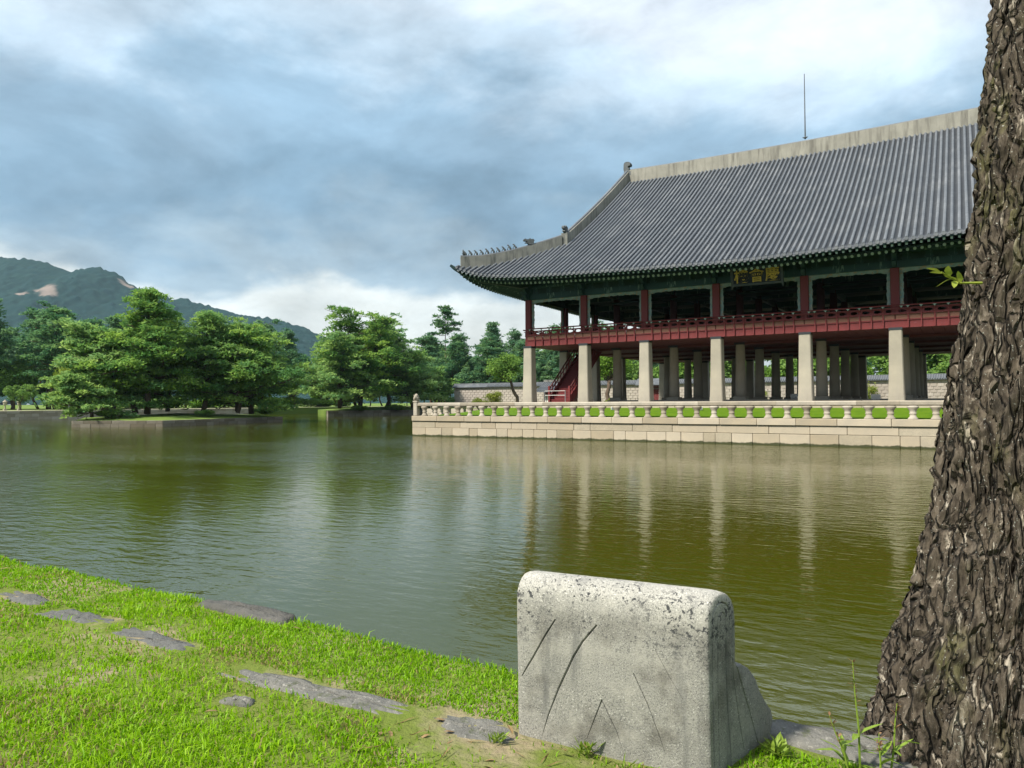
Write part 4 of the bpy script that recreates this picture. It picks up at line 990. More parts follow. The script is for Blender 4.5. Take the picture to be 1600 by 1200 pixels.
plant('pine_tree', pine(106, 11.4, 6.0, (-1.0, 1.0), 0.22, 50, padr=1.3, r0=0.28, **K1), (-57.0, 8.0, 1.4), 2.9, 1, 'pine behind the tallest one on the left island')
plant('pine_tree', pine(107, 10.6, 5.8, (-0.6, 1.2), 0.18, 50, padr=1.3, r0=0.26, **K1), (-53.5, 15.5, 1.4), 4.1, 1, 'pine at the back of the left island between two larger pines')
plant('pine_tree', pine(108, 8.0, 5.0, (-1.6, 0.2), 0.18, 40, padr=1.2, r0=0.24, **K1), (-60.5, 3.0, 1.4), 1.9, 1, 'pine at the back left of the left island under the leaning pine')
plant('pine_tree', pine(109, 9.0, 5.8, (-0.8, -0.4), 0.16, 46, padr=1.3, r0=0.26, **K1), (-56.0, -0.5, 1.3), 5.2, 1, 'pine between the leaning pine and the tallest pine of the left island')
plant('pine_tree', pine(110, 9.6, 6.0, (0.8, 0.8), 0.14, 46, padr=1.3, r0=0.26, **K1), (-47.8, 11.2, 1.2), 0.9, 1, 'pine filling the crown line near the right end of the left island')
# pines of the farther island
K2 = dict(tufts=125, ln=0.33, wd=0.13)
plant('pine_tree', pine(111, 17.2, 9.2, (0.6, -0.5), 0.15, 82, padr=1.7, r0=0.42, fork=2, top_flat=0.50, **K2), (-67.5, 53.5, 1.5), 0.2, 1, 'big dome crowned pine in the centre of the middle island')
plant('pine_tree', pine(112, 12.4, 8.2, (-2.2, -1.2), 0.12, 60, padr=1.6, r0=0.34, fork=2, **K2), (-67.6, 48.2, 1.4), 1.0, 1, 'pine leaning left at the left end of the middle island')
plant('pine_tree', pine(113, 15.4, 7.2, (1.2, 0.6), 0.22, 58, padr=1.6, r0=0.36, **K2), (-67.0, 60.0, 1.5), 2.0, 1, 'tall pine right of the dome crowned pine on the middle island')
plant('pine_tree', pine(114, 11.5, 7.2, (1.6, 0.9), 0.12, 56, padr=1.5, r0=0.30, fork=2, **K2), (-63.8, 64.0, 1.4), 3.0, 1, 'spreading pine at the right end of the middle island')
plant('pine_tree', pine(115, 7.4, 5.0, (0.6, 0.4), 0.14, 26, padr=1.15, r0=0.2, tufts=110, ln=0.28, wd=0.11), (-63.5, 72.0, 1.6), 3.6, 1, 'small pine with flat separate layers just left of the terrace corner')
plant('pine_tree', pine(116, 14.0, 7.0, (-1.0, 0.6), 0.20, 54, padr=1.6, r0=0.30, **K2), (-73.0, 58.0, 1.6), 5.0, 1, 'pine half hidden behind the left shoulder of the middle island crown')
plant('pine_tree', pine(117, 15.0, 7.4, (0.4, 1.0), 0.18, 56, padr=1.6, r0=0.32, **K2), (-70.5, 65.0, 1.6), 0.6, 1, 'pine behind the right shoulder of the middle island crown')
# broadleaf trees behind
wl = broad(201, 14.5, 4.6, (0, 0), 0.30, 46, 210, 0.22, 0.085, 'willow', 0.3, droop=0.35, cr=0.34)
plant('willow_tree', wl, (-95.0, 116.0, 1.3), 0, 1.35, 'yellow green willow showing between the two pine islands', sz=1.30)
wl2 = broad(202, 9.0, 4.6, (0, 0), 0.25, 40, 200, 0.22, 0.07, 'willow', 0.25, droop=0.6, cr=0.32)
plant('willow_tree', wl2, (-104.0, 23.5, 1.3), 0, 1.05, 'weeping willow with hanging strands on the far left bank')
rt = broad(203, 8.0, 3.4, (-1.9, -0.6), 0.48, 40, 210, 0.15, 0.09, 'leaf', 0.30, flat=0.7, cr=0.34)
plant('round_tree', rt, (-33.2, 53.4, 1.35), 0.3, 1.06, 'round crowned tree on a dark leaning trunk left of the corner pillar')
ct = broad(204, 9.4, 3.8, (1.2, 0.4), 0.45, 40, 200, 0.16, 0.095, 'leaf', 0.38, cr=0.33)
plant('round_tree', ct, (-18.8, 55.0, 1.35), 1.0, 1.0, 'crooked dark trunked tree seen under the pavilion right of the stair')
sh = broad(205, 4.4, 2.6, (0, 0), 0.28, 26, 170, 0.15, 0.09, 'leaf', 0.12)
plant('round_tree', sh, (-108.0, 14.5, 1.35), 0, 1.0, 'small rounded tree on the bank at the far left edge')
# woods: four shapes of tall pine and three broadleaf shapes, each tree its own object
K3 = dict(tufts=95, ln=0.36, wd=0.15, leafm='pinedark', barkm='redbark')
tp = [pine(301, 17, 4.9, (0.6, 0.2), 0.34, 40, padr=1.5, r0=0.26, **K3), pine(302, 18.5, 4.4, (-0.5, 0.5), 0.40, 38, padr=1.5, r0=0.26, **K3),
      pine(303, 15.5, 5.2, (0.2, -0.8), 0.28, 42, padr=1.5, r0=0.26, **K3), pine(304, 17.5, 4.5, (0.9, 0.4), 0.42, 36, padr=1.5, r0=0.24, **K3)]
K4 = dict(ln=0.34, wd=0.21, cr=0.36)
bt = [broad(311, 12, 4.6, (0.3, 0), 0.22, 46, 150, leafm='leaf', r0=0.25, **K4), broad(312, 9.5, 4.2, (0, 0.4), 0.16, 44, 150, leafm='leaf', r0=0.22, **K4), broad(313, 14, 5.0, (0, 0.4), 0.16, 50, 150, leafm='pinedark', r0=0.28, **K4)]
def woods(name, protos, spots, label, group, smin=0.9, smax=1.1):
    for k, sp in enumerate(spots):
        s_ = sp[2] if len(sp) > 2 else rt_.uniform(smin, smax)
        plant(name, protos[(k*3+k//4) % len(protos)], (sp[0], sp[1], 1.3), rt_.uniform(0, 6.28), s_, label, 'tree', group)
rt_ = random.Random(17)
woods('wood_pine', tp, [(-138, 22), (-131, 30), (-126, 36), (-143, 34), (-120, 44), (-133, 44), (-148, 44), (-124, 54), (-138, 56), (-118, 62), (-130, 68), (-112, 70), (-146, 14), (-152, 26), (-126, 18), (-134, 10), (-120, 26), (-158, 36), (-144, 70), (-116, 80)], 'dark tall pine in the wood along the left edge', 'dark pines in the wood at the left edge', 1.0, 1.2)
woods('wood_tree', bt, [(-122, 30), (-115, 52), (-127, 22), (-110, 84), (-108, 100), (-118, 92), (-116, 38), (-112, 62), (-132, 24), (-138, 34), (-108, 74), (-130, 14), (-120, 70)], 'leafy understorey tree before the left wood of pines', 'broadleaf trees under the left wood', 0.75, 1.0)
woods('wood_pine', tp, [(-112, 128), (-104, 134), (-96, 128), (-90, 136), (-84, 127), (-78, 134), (-72, 126), (-66, 132), (-60, 124), (-118, 116), (-124, 104), (-110, 110)], 'pine in the wood behind the gap between the islands', 'pines across the water between the islands', 0.85, 1.05)
woods('wood_tree', bt, [(-104, 124), (-92, 122), (-84, 123), (-76, 122), (-68, 121), (-60, 120), (-112, 120), (-54, 118)], 'leafy tree on the far bank between the two islands', 'leafy trees across the water between the islands', 0.75, 1.0)
woods('wood_pine', tp, [(-80, 90, .95), (-86, 98, 1.0), (-92, 108, 1.0), (-76, 97, .9), (-71, 88, .86), (-66, 96, .92), (-60, 86, .84), (-56, 93, .92), (-51, 84, .84), (-46, 90, .9), (-40, 82, .82), (-35, 88, .9), (-29, 80, .84), (-22, 86, .9), (-64, 104, .95), (-52, 100, .95), (-40, 96, .95), (-68, 82, .8), (-57, 80, .78), (-44, 83, .8), (-33, 83, .85), (-14, 88, .95), (-6, 90, .95), (4, 92, 1.0), (14, 94, 1.0), (26, 92, 1.0), (36, 90, 1.0)], 'pine in the wood behind the long palace wall', 'pines standing behind the palace wall')
woods('wood_tree', [bt[2]], [(-74, 86, .8), (-66, 88, .8), (-58, 84, .75), (-50, 88, .8), (-42, 86, .8), (-34, 80, .7), (-26, 84, .8), (-48, 80, .6), (-62, 80, .6), (-80, 84, .7), (-70, 80, .62), (-38, 78, .6)], 'shadowy dark green tree in the wood behind the wall', 'dark undergrowth trees behind the palace wall')
woods('wood_tree', bt[:2], [(-46, 77, .45), (-36, 76.5, .5), (-27, 76, .62), (-19, 76.5, .7), (-11, 77, .72), (-3, 76.5, .75), (5, 78, .8), (12, 77, .7), (19, 78, .78), (26, 77, .74), (33, 78, .8), (41, 78, .8), (49, 79, .85), (-8, 83, .95), (8, 85, 1.0), (22, 84, 1.0), (36, 86, 1.0), (52, 86, 1.0), (-15, 75.5, .6), (1, 75.5, .6), (-23, 80, .85), (-16, 82, .9), (15, 75.5, .6), (30, 75.5, .65), (-6, 80, .95), (2, 81, 1.0), (-14, 79, .85), (10, 80, .95)], 'bright leafy tree rising just behind the palace wall', 'leafy trees behind the palace wall')
# two pines that stand clear of the rest
tall = pine(321, 22.0, 3.6, (0.5, 0.2), 0.72, 15, 110, 1.25, 0.22, ln=0.36, wd=0.14, leafm='pinedark', barkm='redbark', top_flat=0.35)
plant('tall_pine', tall, (-75, 88.8, 1.3), 0, 1.02, 'very tall slender pine rising above the wood left of the roof corner')
tall2 = pine(322, 18.0, 4.6, (0.5, 0.2), 0.45, 30, 90, 1.2, 0.24, ln=0.36, wd=0.14, leafm='pinedark', barkm='redbark', top_flat=0.9)
plant('tall_pine', tall2, (-62.5, 89.5, 1.3), 0, 1.02, 'pointed tiered pine above the wood just left of the corner pillar')
# bushes before the wall
def bush(seed, H, R_, m='bush'): return broad(seed, H, R_, (0, 0), 0.06, 26, 170, 0.10, 0.05, m, 0.05, cr=0.36)
b1, b2 = bush(401, 3.2, 2.0), bush(402, 2.2, 1.8)
for (x_, y_, s, pm, lab) in ((-42.8, 60.4, 1.0, b1, 'yellow green bush before the wall left of the leaning tree'), (-47.0, 62.0, 0.8, b2, 'low pale bush beside the yellow green bush'), (15.5, 66.0, 1.15, b1, 'bushy green shrub seen under the hall between the last pillars'), (21.5, 67.5, 0.9, b2, 'low shrub by the wall beyond the pillar nearest the tree'), (-17.2, 53.6, 0.7, b2, 'dark green shrub under the hall right of the stair'), (1.0, 66.5, 0.9, b1, 'shrub by the wall glimpsed between the central pillars')):
    plant('bush', pm, (x_, y_, 1.35), x_, s, lab, 'bush', stem='stem', crown='foliage')

b3 = bush(403, 1.5, 1.6, 'leaf')
for (x_, y_, s, lab) in ((-50.5, -3.2, 0.7, 'low green undergrowth at the near edge of the left island'), (-46.8, 6.0, 0.65, 'low undergrowth between the trunks of the left island'), (-48.2, 15.6, 0.8, 'undergrowth at the right tip of the left island'), (-64.6, 50.0, 0.9, 'undergrowth at the wall of the middle island, left part'), (-62.8, 58.0, 1.0, 'undergrowth at the wall of the middle island, centre'), (-62.2, 66.0, 1.0, 'undergrowth at the right end of the middle island')):
    plant('bush', b3, (x_, y_, 1.0), x_*3, s*1.3, lab, 'bush', sz=s*0.6, stem='stem', crown='foliage')
for k, (x_, y_) in enumerate(((-108, 22), (-110, 29), (-109, 36), (-111, 43), (-109, 51), (-110, 59), (-108, 66), (-110, 74), (-109, 82), (-108, 90), (-100, 124), (-90, 125), (-82, 124), (-73, 125), (-64, 124))):
    plant('bush', b3, (x_, y_, 1.3), x_*3+k, 2.4+0.5*(k % 3), 'low hedge bush at the foot of the far woods', 'bush', 'hedge bushes along the far woods', sz=1.3+0.3*(k % 2), stem='stem', crown='foliage')

# ------------------------------------------------------------------ palace wall, hut, gate, bank furniture
WY = 70.0
pw_ = empty('palace_wall', (0, WY, 1.3)); tag(pw_, 'long pale brick palace wall with a tiled top behind the pavilion', 'wall')
MB().box(-58, 80, -0.30, 0.30, -0.2, 3.9).build('wall_body', M['wall'], pw_)
r4 = random.Random(23)
brickm = [MB().cbox(-l/2, l/2, -0.36, -0.28, 0, 0.40, 0.02).mesh('brick', M['wallstone']) for l in (0.72, 0.80)]
rows_ = 0
foot = MB()
for k in range(70): MB().cbox(-57.5+k*1.95, -57.5+k*1.95+1.9, -0.42, -0.3, -0.1, 0.62, 0.03).build('foot_stone', M['wallstone'], pw_)
for row in range(7):
    for k in range(42):
        xx = 2.0+k*0.86+(0.43 if row % 2 else 0)
        if len([1]) and xx < 37.5: ob('brick', brickm[0], pw_, (xx, 0, 0.72+row*0.45))
rest = MB()
for row in range(7):
    for k in range(70):
        xx = -57+k*0.86+(0.43 if row % 2 else 0)
        if xx < 1.6: rest.box(xx-0.36, xx+0.36, -0.36, -0.28, 0.72+row*0.45, 1.12+row*0.45)
    for k in range(50):
        xx = 38.2+k*0.86+(0.43 if row % 2 else 0)
        if xx < 79.5: rest.box(xx-0.36, xx+0.36, -0.36, -0.28, 0.72+row*0.45, 1.12+row*0.45)
tag(rest.build('bricks', M['wallstone'], pw_), kind='stuff')
MB().prism([(-0.75, 3.9), (0.75, 3.9), (0.75, 4.0), (0.10, 4.55), (-0.10, 4.55), (-0.75, 4.0)], -58.2, 80.2, 'x').build('wall_roof', M['tilebed'], pw_)
rb = MB().tube([(0, -0.80, 4.02), (0, -0.08, 4.60)], 0.07, 6).mesh('roof_tile', M['tile']); rest = MB()
for k in range(300): ob('roof_tile', rb, pw_, (-50+k*0.30, 0, 0))
MB().box(-58.2, 80.2, -0.13, 0.13, 4.5, 4.72).build('wall_ridge', M['tile'], pw_)
# hut with a tiled roof and paper windows, across the water behind the stair
hut = empty('small_hut', (-25.0, 53.2, 1.35), R(0)); tag(hut, 'small tiled hut with white paper windows seen beyond the stair', 'hut')
MB().box(-2.6, 2.6, -1.8, 1.8, 0, 2.5).build('hut_wall', M['reddark'], hut)
for xx in (-1.7, 0, 1.7):
    wdw = MB().box(xx-0.72, xx+0.72, -1.86, -1.81, 0.7, 2.1).build('window', M['white'], hut)
    for q in range(5): MB().box(xx-0.72+q*0.36-0.03, xx-0.72+q*0.36+0.03, -1.90, -1.865, 0.7, 2.1).build('window_bar', M['reddark'], wdw)
rfp = [(-2.9, 2.5), (-2.85, 2.7), (-1.4, 3.25), (0, 4.15), (1.4, 3.25), (2.85, 2.7), (2.9, 2.5)]
hr_ = MB().prism(rfp, -3.5, 3.5, 'x').build('hut_roof', M['tilebed'], hut)
for k in range(22):
    xx = -3.4+k*0.324; MB().tube([(xx, -2.92, 2.72), (xx, -1.4, 3.3), (xx, -0.05, 4.2)], 0.075, 5).build('tile_row', M['tile'], hr_)
MB().box(-3.5, 3.5, -0.18, 0.18, 4.1, 4.45).build('ridge', M['plasterdark'], hr_)
# red timber gate in the wall
gt = empty('wall_gate', (-16.8, 69.3, 1.3)); tag(gt, 'dark red wooden gate in the palace wall seen between pillars', 'gate')
for s in (-1, 1):
    MB().box(s*1.5-0.18, s*1.5+0.18, -0.25, 0.25, 0, 3.5).build('gate_post', M['reddark'], gt)
    lf = MB().box(min(s*0.02, s*1.32), max(s*0.02, s*1.32), -0.14, -0.06, 0.15, 3.1).build('gate_leaf', M['red'], gt)
    for q in range(5): MB().box(s*(0.16+q*0.25)-0.02, s*(0.16+q*0.25)+0.02, -0.165, -0.141, 0.2, 3.05).build('batten', M['reddark'], lf)
MB().box(-1.9, 1.9, -0.3, 0.3, 3.3, 3.7).build('lintel', M['reddark'], gt)
MB().prism([(-1.4, 3.75), (1.4, 3.75), (1.35, 3.95), (0.1, 4.9), (-0.1, 4.9), (-1.35, 3.95)], -2.6, 2.6, 'x').build('gate_roof', M['tilebed'], gt)
# barrier before the stair
bar = empty('barrier', (2.0, 0.25, FLOOR)); tag(bar, 'thin low metal barrier standing before the red stair', 'barrier')
for s in (-0.85, 0.85): MB().box(s-0.02, s+0.02, -0.02, 0.02, 0, 0.85).build('post', M['metal'], bar)
for z in (0.5, 0.82): MB().tube([(-0.85, 0, z), (0.85, 0, z)], 0.02, 6).build('bar', M['white'], bar)
# signboard and stone posts on the far left bank
sg = empty('signboard', (-101.8, 19.2, 1.35)); tag(sg, 'small white signboard on a post by the far left path', 'sign')
MB().box(-0.04, 0.04, -0.04, 0.04, 0, 1.3).build('post', M['metal'], sg); MB().cbox(-0.06, 0.06, -0.42, 0.42, 1.15, 1.95, 0.02).build('panel', M['white'], sg); MB().box(0.061, 0.07, -0.25, 0.25, 1.4, 1.62).build('picture', M['board'], sg)
stone_lantern = MB().cbox(-0.25, 0.25, -0.25, 0.25, 0, 0.25, 0.03).lathe([(0.13, 0.25), (0.12, 0.9), (0.30, 1.0), (0.30, 1.35), (0.42, 1.42), (0.10, 1.75), (0.03, 1.85)], 8).mesh('stone_post', M['bankstone'])
for k, (x_, y_, lab) in enumerate(((-99.0, 7.0, 'stone lantern post at the extreme left of the far bank'), (-109, 12.6, 'stone post on the far lawn, second from the left edge'), (-110, 15.2, 'stone post on the far lawn before the dark wood'))):
    tag(ob('stone_post', stone_lantern, None, (x_, y_, 1.35)), lab, 'stone post', 'stone posts on the far bank')
cut = MB().lathe([(0.75, 0), (0.62, 0.5), (0.55, 1.5), (0.60, 2.1), (0.40, 2.2)], 12).mesh('stump', M['bark'], True)
tag(ob('tree_stump', cut, None, (-54.6, -0.4, 1.1), (0.15, -0.45, 0)), 'broken leaning stump at the foot of the left island pines', 'stump')

# ------------------------------------------------------------------ near bank
EYE = Vector((27.816, -47.528, 2.385)); BZK = 1.335
def bank_h(X, Y): return BZK+0.05*(fbm(X*1.3, Y*1.3, 31, 3)-0.5)+0.018*(fbm(X*7, Y*7, 33, 3)-0.5)+0.10*np.clip((-46.2-Y)/3, 0, 1)
def edge_y(X): return PY0-0.02+0.10*(fbm(X*1.4, X*0+2.5, 41, 3)-0.5)
def bank():
    na, nb2 = 420, 110
    X, T = np.meshgrid(np.linspace(-20, 52, na), np.linspace(0, 1, nb2), indexing='ij'); Y = edge_y(X)-T**1.3*5.2; Z = bank_h(X, Y)
    Z = Z-0.05*np.exp(-(T*5.2)/0.03)
    V = np.stack([X, Y, Z], -1).reshape(-1, 3); i = (np.arange(na-1)[:, None]*nb2+np.arange(nb2-1)[None, :]).ravel(); F = np.stack([i, i+nb2, i+nb2+1, i+1], -1)
    base = len(V); E = np.stack([X[:, 0], Y[:, 0], Z[:, 0]], -1); E2 = E.copy(); E2[:, 2] = -1; E2[:, 1] += 0.02
    V = np.concatenate([V, E2]); k = np.arange(na-1); F = np.concatenate([F, np.stack([k*nb2, base+k, base+k+1, (k+1)*nb2], -1)])
    tag(ob('bank', npmesh('bank', V, F, M['soil'], True)), kind='structure')
bank()
bk = empty('bank_wall', (20, PY0, 0)); tag(bk, 'stone edge of the near grassy bank dropping to the water', 'wall')
wall_of(bk, (8, PY0), (30.5, PY0), [(-0.5, 0.45, 0.8, 1.6, 0.04, M['rough'], 'wall_stone'), (0.45, 0.85, 0.8, 1.8, 0.03, M['rough'], 'wall_stone'), (0.85, 1.22, 0.9, 1.9, 0.02, M['rough'], 'wall_stone')], None, r1, (0, -1), depth=0.3)

def slab(name, cx, cy, lx, ly, top, m, seed, label, rz=0.0, cat='stone', th=0.16, group=None):
    """flat field stone: irregular outline, worn rounded edge, uneven top"""
    r = np.random.default_rng(seed); n = 26; V = []; F = []
    th_ = np.linspace(0, 2*math.pi, n, endpoint=False); sq = 1/np.maximum(np.abs(np.cos(th_)), np.abs(np.sin(th_)))**0.75
    rad = sq*(1+0.10*np.interp(th_, np.linspace(0, 2*math.pi, 12), r.normal(size=12)))
    for (f, z) in ((1.02, -th), (1.0, -0.025), (0.95, -0.006), (0.75, 0.0), (0.45, 0.004), (0.12, 0.0)):
        for k in range(n): V.append((lx/2*rad[k]*f*math.cos(th_[k]), ly/2*rad[k]*f*math.sin(th_[k]), z+(r.normal()*0.004 if z > -0.02 else 0)))
    for a in range(5):
        for k in range(n): F.append((a*n+k, a*n+(k+1) % n, (a+1)*n+(k+1) % n, (a+1)*n+k))
    F.append(tuple(5*n+k for k in range(n)))
    o = MB().add(V, F).build(name, m, None, True, loc=(cx, cy, top), rot=(0, 0, rz)); tag(o, label, cat, group); return o
GK = 'flat kerb stones sunk in the grass'
KS = [(23.40, -45.50, 0.50, 0.13, 0.0), (24.05, -45.53, 0.58, 0.155, 0.02), (24.70, -45.56, 0.56, 0.14, 0.01), (25.82, -45.60, 0.98, 0.135, 0.05), (26.44, -45.55, 0.38, 0.15, 0.1)]
KL = ['dark flat kerb stone in the grass at the left edge', 'dark flat kerb stone in the grass, second from the left edge', 'dark flat kerb stone in the grass, third from the left edge', 'longest pale kerb stone sunk in the grass', 'worn kerb stone beside the carved granite block']
for k, ((a, b_, c, d, rz), lab) in enumerate(zip(KS, KL)):
    slab('kerb_stone', a, b_, c, d, float(bank_h(np.array(a), np.array(b_)))+(0.004 if k > 2 else 0.002), M['kerbmid'] if k < 3 else M['kerb'], 50+k, lab, rz, group=GK)
slab('edge_stone', 24.72, -45.05, 0.62, 0.14, 1.352, M['kerbdark'], 60, 'dark wet edge stone at the lip of the near bank', -0.02)
slab('edge_stone', 27.52, -45.06, 0.62, 0.20, 1.345, M['kerb'], 61, 'pale edge stone at the water right of the carved block', 0.0)
slab('field_stone', 25.62, -45.82, 0.14, 0.07, 1.345, M['kerb'], 62, 'small pale stone showing through the grass before the long kerb stone', 0.4)

# carved granite block
M['granite'] = mat('speckled_granite', (0.285, 0.278, 0.255), 0.88, (0.21, 0.206, 0.188), 5.0, bump=0.22, bscale=150,
    speck=[(240, 0.52, 0.60, (0.125, 0.125, 0.12)), (190, 0.60, 0.68, (0.50, 0.49, 0.455)), (9, 0.50, 0.72, (0.31, 0.30, 0.27))], stain=((16, 16, 2.0), 0.54, 0.74, (0.13, 0.13, 0.125)))
def granite_lichen():
    """crown coloured paler with height, ragged black lichen near the top, grimy streaks below it"""
    m = M['granite']; nt = m.node_tree; N = nt.nodes; L = nt.links; b = N['Principled BSDF']; src = b.inputs['Base Color'].links[0].from_socket
    tc = N.new('ShaderNodeTexCoord'); sp = N.new('ShaderNodeSeparateXYZ'); L.new(tc.outputs['Object'], sp.inputs[0])
    def nz(scale, d=4, r=0.6):
        n = N.new('ShaderNodeTexNoise'); n.inputs['Scale'].default_value = scale; n.inputs['Detail'].default_value = d; n.inputs['Roughness'].default_value = r; L.new(tc.outputs['Object'], n.inputs['Vector']); return n.outputs['Fac']
    def mr(v, a, b_, c=0.0, d=1.0):
        x = N.new('ShaderNodeMapRange'); L.new(v, x.inputs[0]); x.inputs[1].default_value = a; x.inputs[2].default_value = b_; x.inputs[3].default_value = c; x.inputs[4].default_value = d; return x.outputs[0]
    def mu(a, b_, op='MULTIPLY'):
        x = N.new('ShaderNodeMath'); x.operation = op; x.use_clamp = True
        for i, v in enumerate((a, b_)):
            if isinstance(v, float): x.inputs[i].default_value = v
            else: L.new(v, x.inputs[i])
        return x.outputs[0]
    def mix(f, a, col, mode='MIX'):
        x = N.new('ShaderNodeMix'); x.data_type = 'RGBA'; x.blend_type = mode; L.new(f, x.inputs[0]); L.new(a, x.inputs[6]); x.inputs[7].default_value = (*col, 1); return x.outputs[2]
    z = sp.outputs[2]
    c = mix(mu(mr(z, 0.40, 0.47), 0.75), src, (1.55, 1.55, 1.55), 'MULTIPLY')  # stone colour multiplied lighter towards the top
    c = mix(mu(mr(nz(7, 3), 0.50, 0.66), mr(z, 0.44, 0.34)), c, (0.62, 0.61, 0.60), 'MULTIPLY')
    ends = mu(mr(sp.outputs[0], 0.16, 0.06), mr(sp.outputs[0], 0.36, 0.48), 'ADD')
    lich = mu(mr(nz(85, 3, 0.7), 0.56, 0.60), mu(mr(nz(11, 2), 0.42, 0.56), mr(z, 0.24, 0.40)))
    lich2 = mu(mr(nz(48, 4, 0.75), 0.55, 0.59), mu(mu(ends, mr(z, 0.26, 0.38)), mr(z, 0.505, 0.47)))
    c = mix(mu(lich, lich2, 'MAXIMUM'), c, (0.045, 0.047, 0.050)); L.new(c, b.inputs['Base Color'])
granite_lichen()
def block():
    L_ = 0.60
    prof = [(0.012, -0.06), (0.004, 0.05), (0.0, 0.20), (0.0, 0.34), (0.002, 0.40)]
    for k in range(1, 9):
        a = math.pi*(1-k/9); prof.append((0.070+0.070*math.cos(a), 0.432+0.070*math.sin(a)))
    prof += [(0.141, 0.42), (0.142, 0.36), (0.140, 0.30), (0.150, 0.275), (0.185, 0.268), (0.225, 0.245), (0.262, 0.205), (0.292, 0.15), (0.325, 0.105), (0.352, 0.075), (0.362, 0.045), (0.352, 0.015), (0.325, -0.02), (0.31, -0.06)]
    P = np.array(prof); n = len(P); c = np.array([0.14, 0.16])
    V = []; F = []
    secs = [(0.0, 0.93), (0.003, 0.955), (0.010, 0.975), (0.022, 0.99), (0.04, 1.0), (0.15, 1.0), (0.3, 1.0), (0.45, 1.0), (0.565, 1.0), (0.582, 0.992), (0.592, 0.98), (0.598, 0.962), (0.60, 0.945)]
    for (x_, f) in secs:
        ins = (1-f)*0.22
        d = P-c; ln = np.linalg.norm(d, axis=1, keepdims=True); q = P-d/ln*ins
        for p in q: V.append((x_, p[0], p[1]))
    m = len(secs)
    for i in range(m-1):
        for k in range(n): F.append((i*n+k, i*n+(k+1) % n, (i+1)*n+(k+1) % n, (i+1)*n+k))
    F.append(tuple(range(n))); F.append(tuple((m-1)*n+k for k in range(n-1, -1, -1)))
    shear = lambda vs_: [(x_+x_/L_*0.36*max(0.0, y_), y_, z_) for x_, y_, z_ in vs_]
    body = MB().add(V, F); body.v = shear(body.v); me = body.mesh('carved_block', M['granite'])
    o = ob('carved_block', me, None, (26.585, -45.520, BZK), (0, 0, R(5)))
    # incised lines: wedge cutters on the front and on the end
    cut = MB()
    def groove(pts, w, dep, plane):
        for a, b_ in zip(pts, pts[1:]):
            a = Vector(a); b_ = Vector(b_); t = (b_-a).normalized(); s = Vector((-t.y, t.x))*w
            a = a-t*0.002; b_ = b_+t*0.002
            if plane == 'f':
                f = lambda p, d: (p.x, d, p.y); q = [f(a+s, -0.02), f(a-s, -0.02), f(a, dep), f(b_+s, -0.02), f(b_-s, -0.02), f(b_, dep)]
            else:
                f = lambda p, d: (L_-d, p.x, p.y); q = [f(a+s, -0.02), f(a-s, -0.02), f(a, dep), f(b_+s, -0.02), f(b_-s, -0.02), f(b_, dep)]
            cut.add(q, [(0, 1, 2), (3, 5, 4), (0, 3, 4, 1), (1, 4, 5, 2), (2, 5, 3, 0)])
    groove([(0.135, 0.375), (0.10, 0.32), (0.06, 0.25), (0.02, 0.185)], 0.014, 0.007, 'f')
    groove([(0.270, 0.375), (0.225, 0.32), (0.195, 0.27), (0.145, 0.165), (0.11, 0.08), (0.08, -0.01)], 0.015, 0.008, 'f')
    groove([(0.235, 0.03), (0.285, 0.155)], 0.013, 0.007, 'f'); groove([(0.285, 0.155), (0.33, 0.07), (0.36, -0.02)], 0.009, 0.007, 'f')
    groove([(0.385, 0.25), (0.425, 0.17), (0.46, 0.08), (0.49, -0.01)], 0.008, 0.006, 'f'); groove([(0.45, 0.33), (0.49, 0.26), (0.53, 0.20)], 0.004, 0.004, 'f')
    # scroll and drapery lines on the end face
    sp = [(0.030, 0.02), (0.026, 0.2), (0.026, 0.38)]+[(0.070+0.044*math.cos(a), 0.425+0.044*math.sin(a)) for a in np.linspace(math.pi, 0.1, 8)]+[(0.112, 0.37)]
    groove(sp, 0.007, 0.012, 'e')
    groove([(0.055, 0.01), (0.052, 0.2), (0.052, 0.40)]+[(0.074+0.020*math.cos(a), 0.418+0.022*math.sin(a)) for a in np.linspace(math.pi, 0, 6)]+[(0.094, 0.39)], 0.006, 0.010, 'e')
    groove([(0.115, 0.01), (0.10, 0.15), (0.094, 0.26), (0.094, 0.36)], 0.007, 0.012, 'e')
    groove([(0.185, 0.01), (0.155, 0.13), (0.132, 0.24), (0.128, 0.31)], 0.007, 0.012, 'e')
    groove([(0.265, 0.0), (0.215, 0.12), (0.17, 0.22), (0.145, 0.28)], 0.008, 0.013, 'e')
    cut.v = shear(cut.v); cm = cut.mesh('cut', M['granite']); co = ob('cut', cm, None, o.location, o.rotation_euler)
    md = o.modifiers.new('b', 'BOOLEAN'); md.object = co; md.operation = 'DIFFERENCE'; md.solver = 'EXACT'
    try: md.use_self = True
    except Exception: pass
    bpy.context.view_layer.update(); dg = bpy.context.evaluated_depsgraph_get(); nm = bpy.data.meshes.new_from_object(o.evaluated_get(dg))
    o.modifiers.clear(); bpy.data.objects.remove(co)
    if len(nm.polygons) > 100: o.data = nm
    for p in o.data.polygons: p.use_smooth = True
    try: o.data.set_sharp_from_angle(angle=R(35))
    except Exception: pass
    o.data.name = 'carved_block'
    tag(o, 'carved grey granite block with rounded top and incised lines on the near bank', 'carved stone')
block()

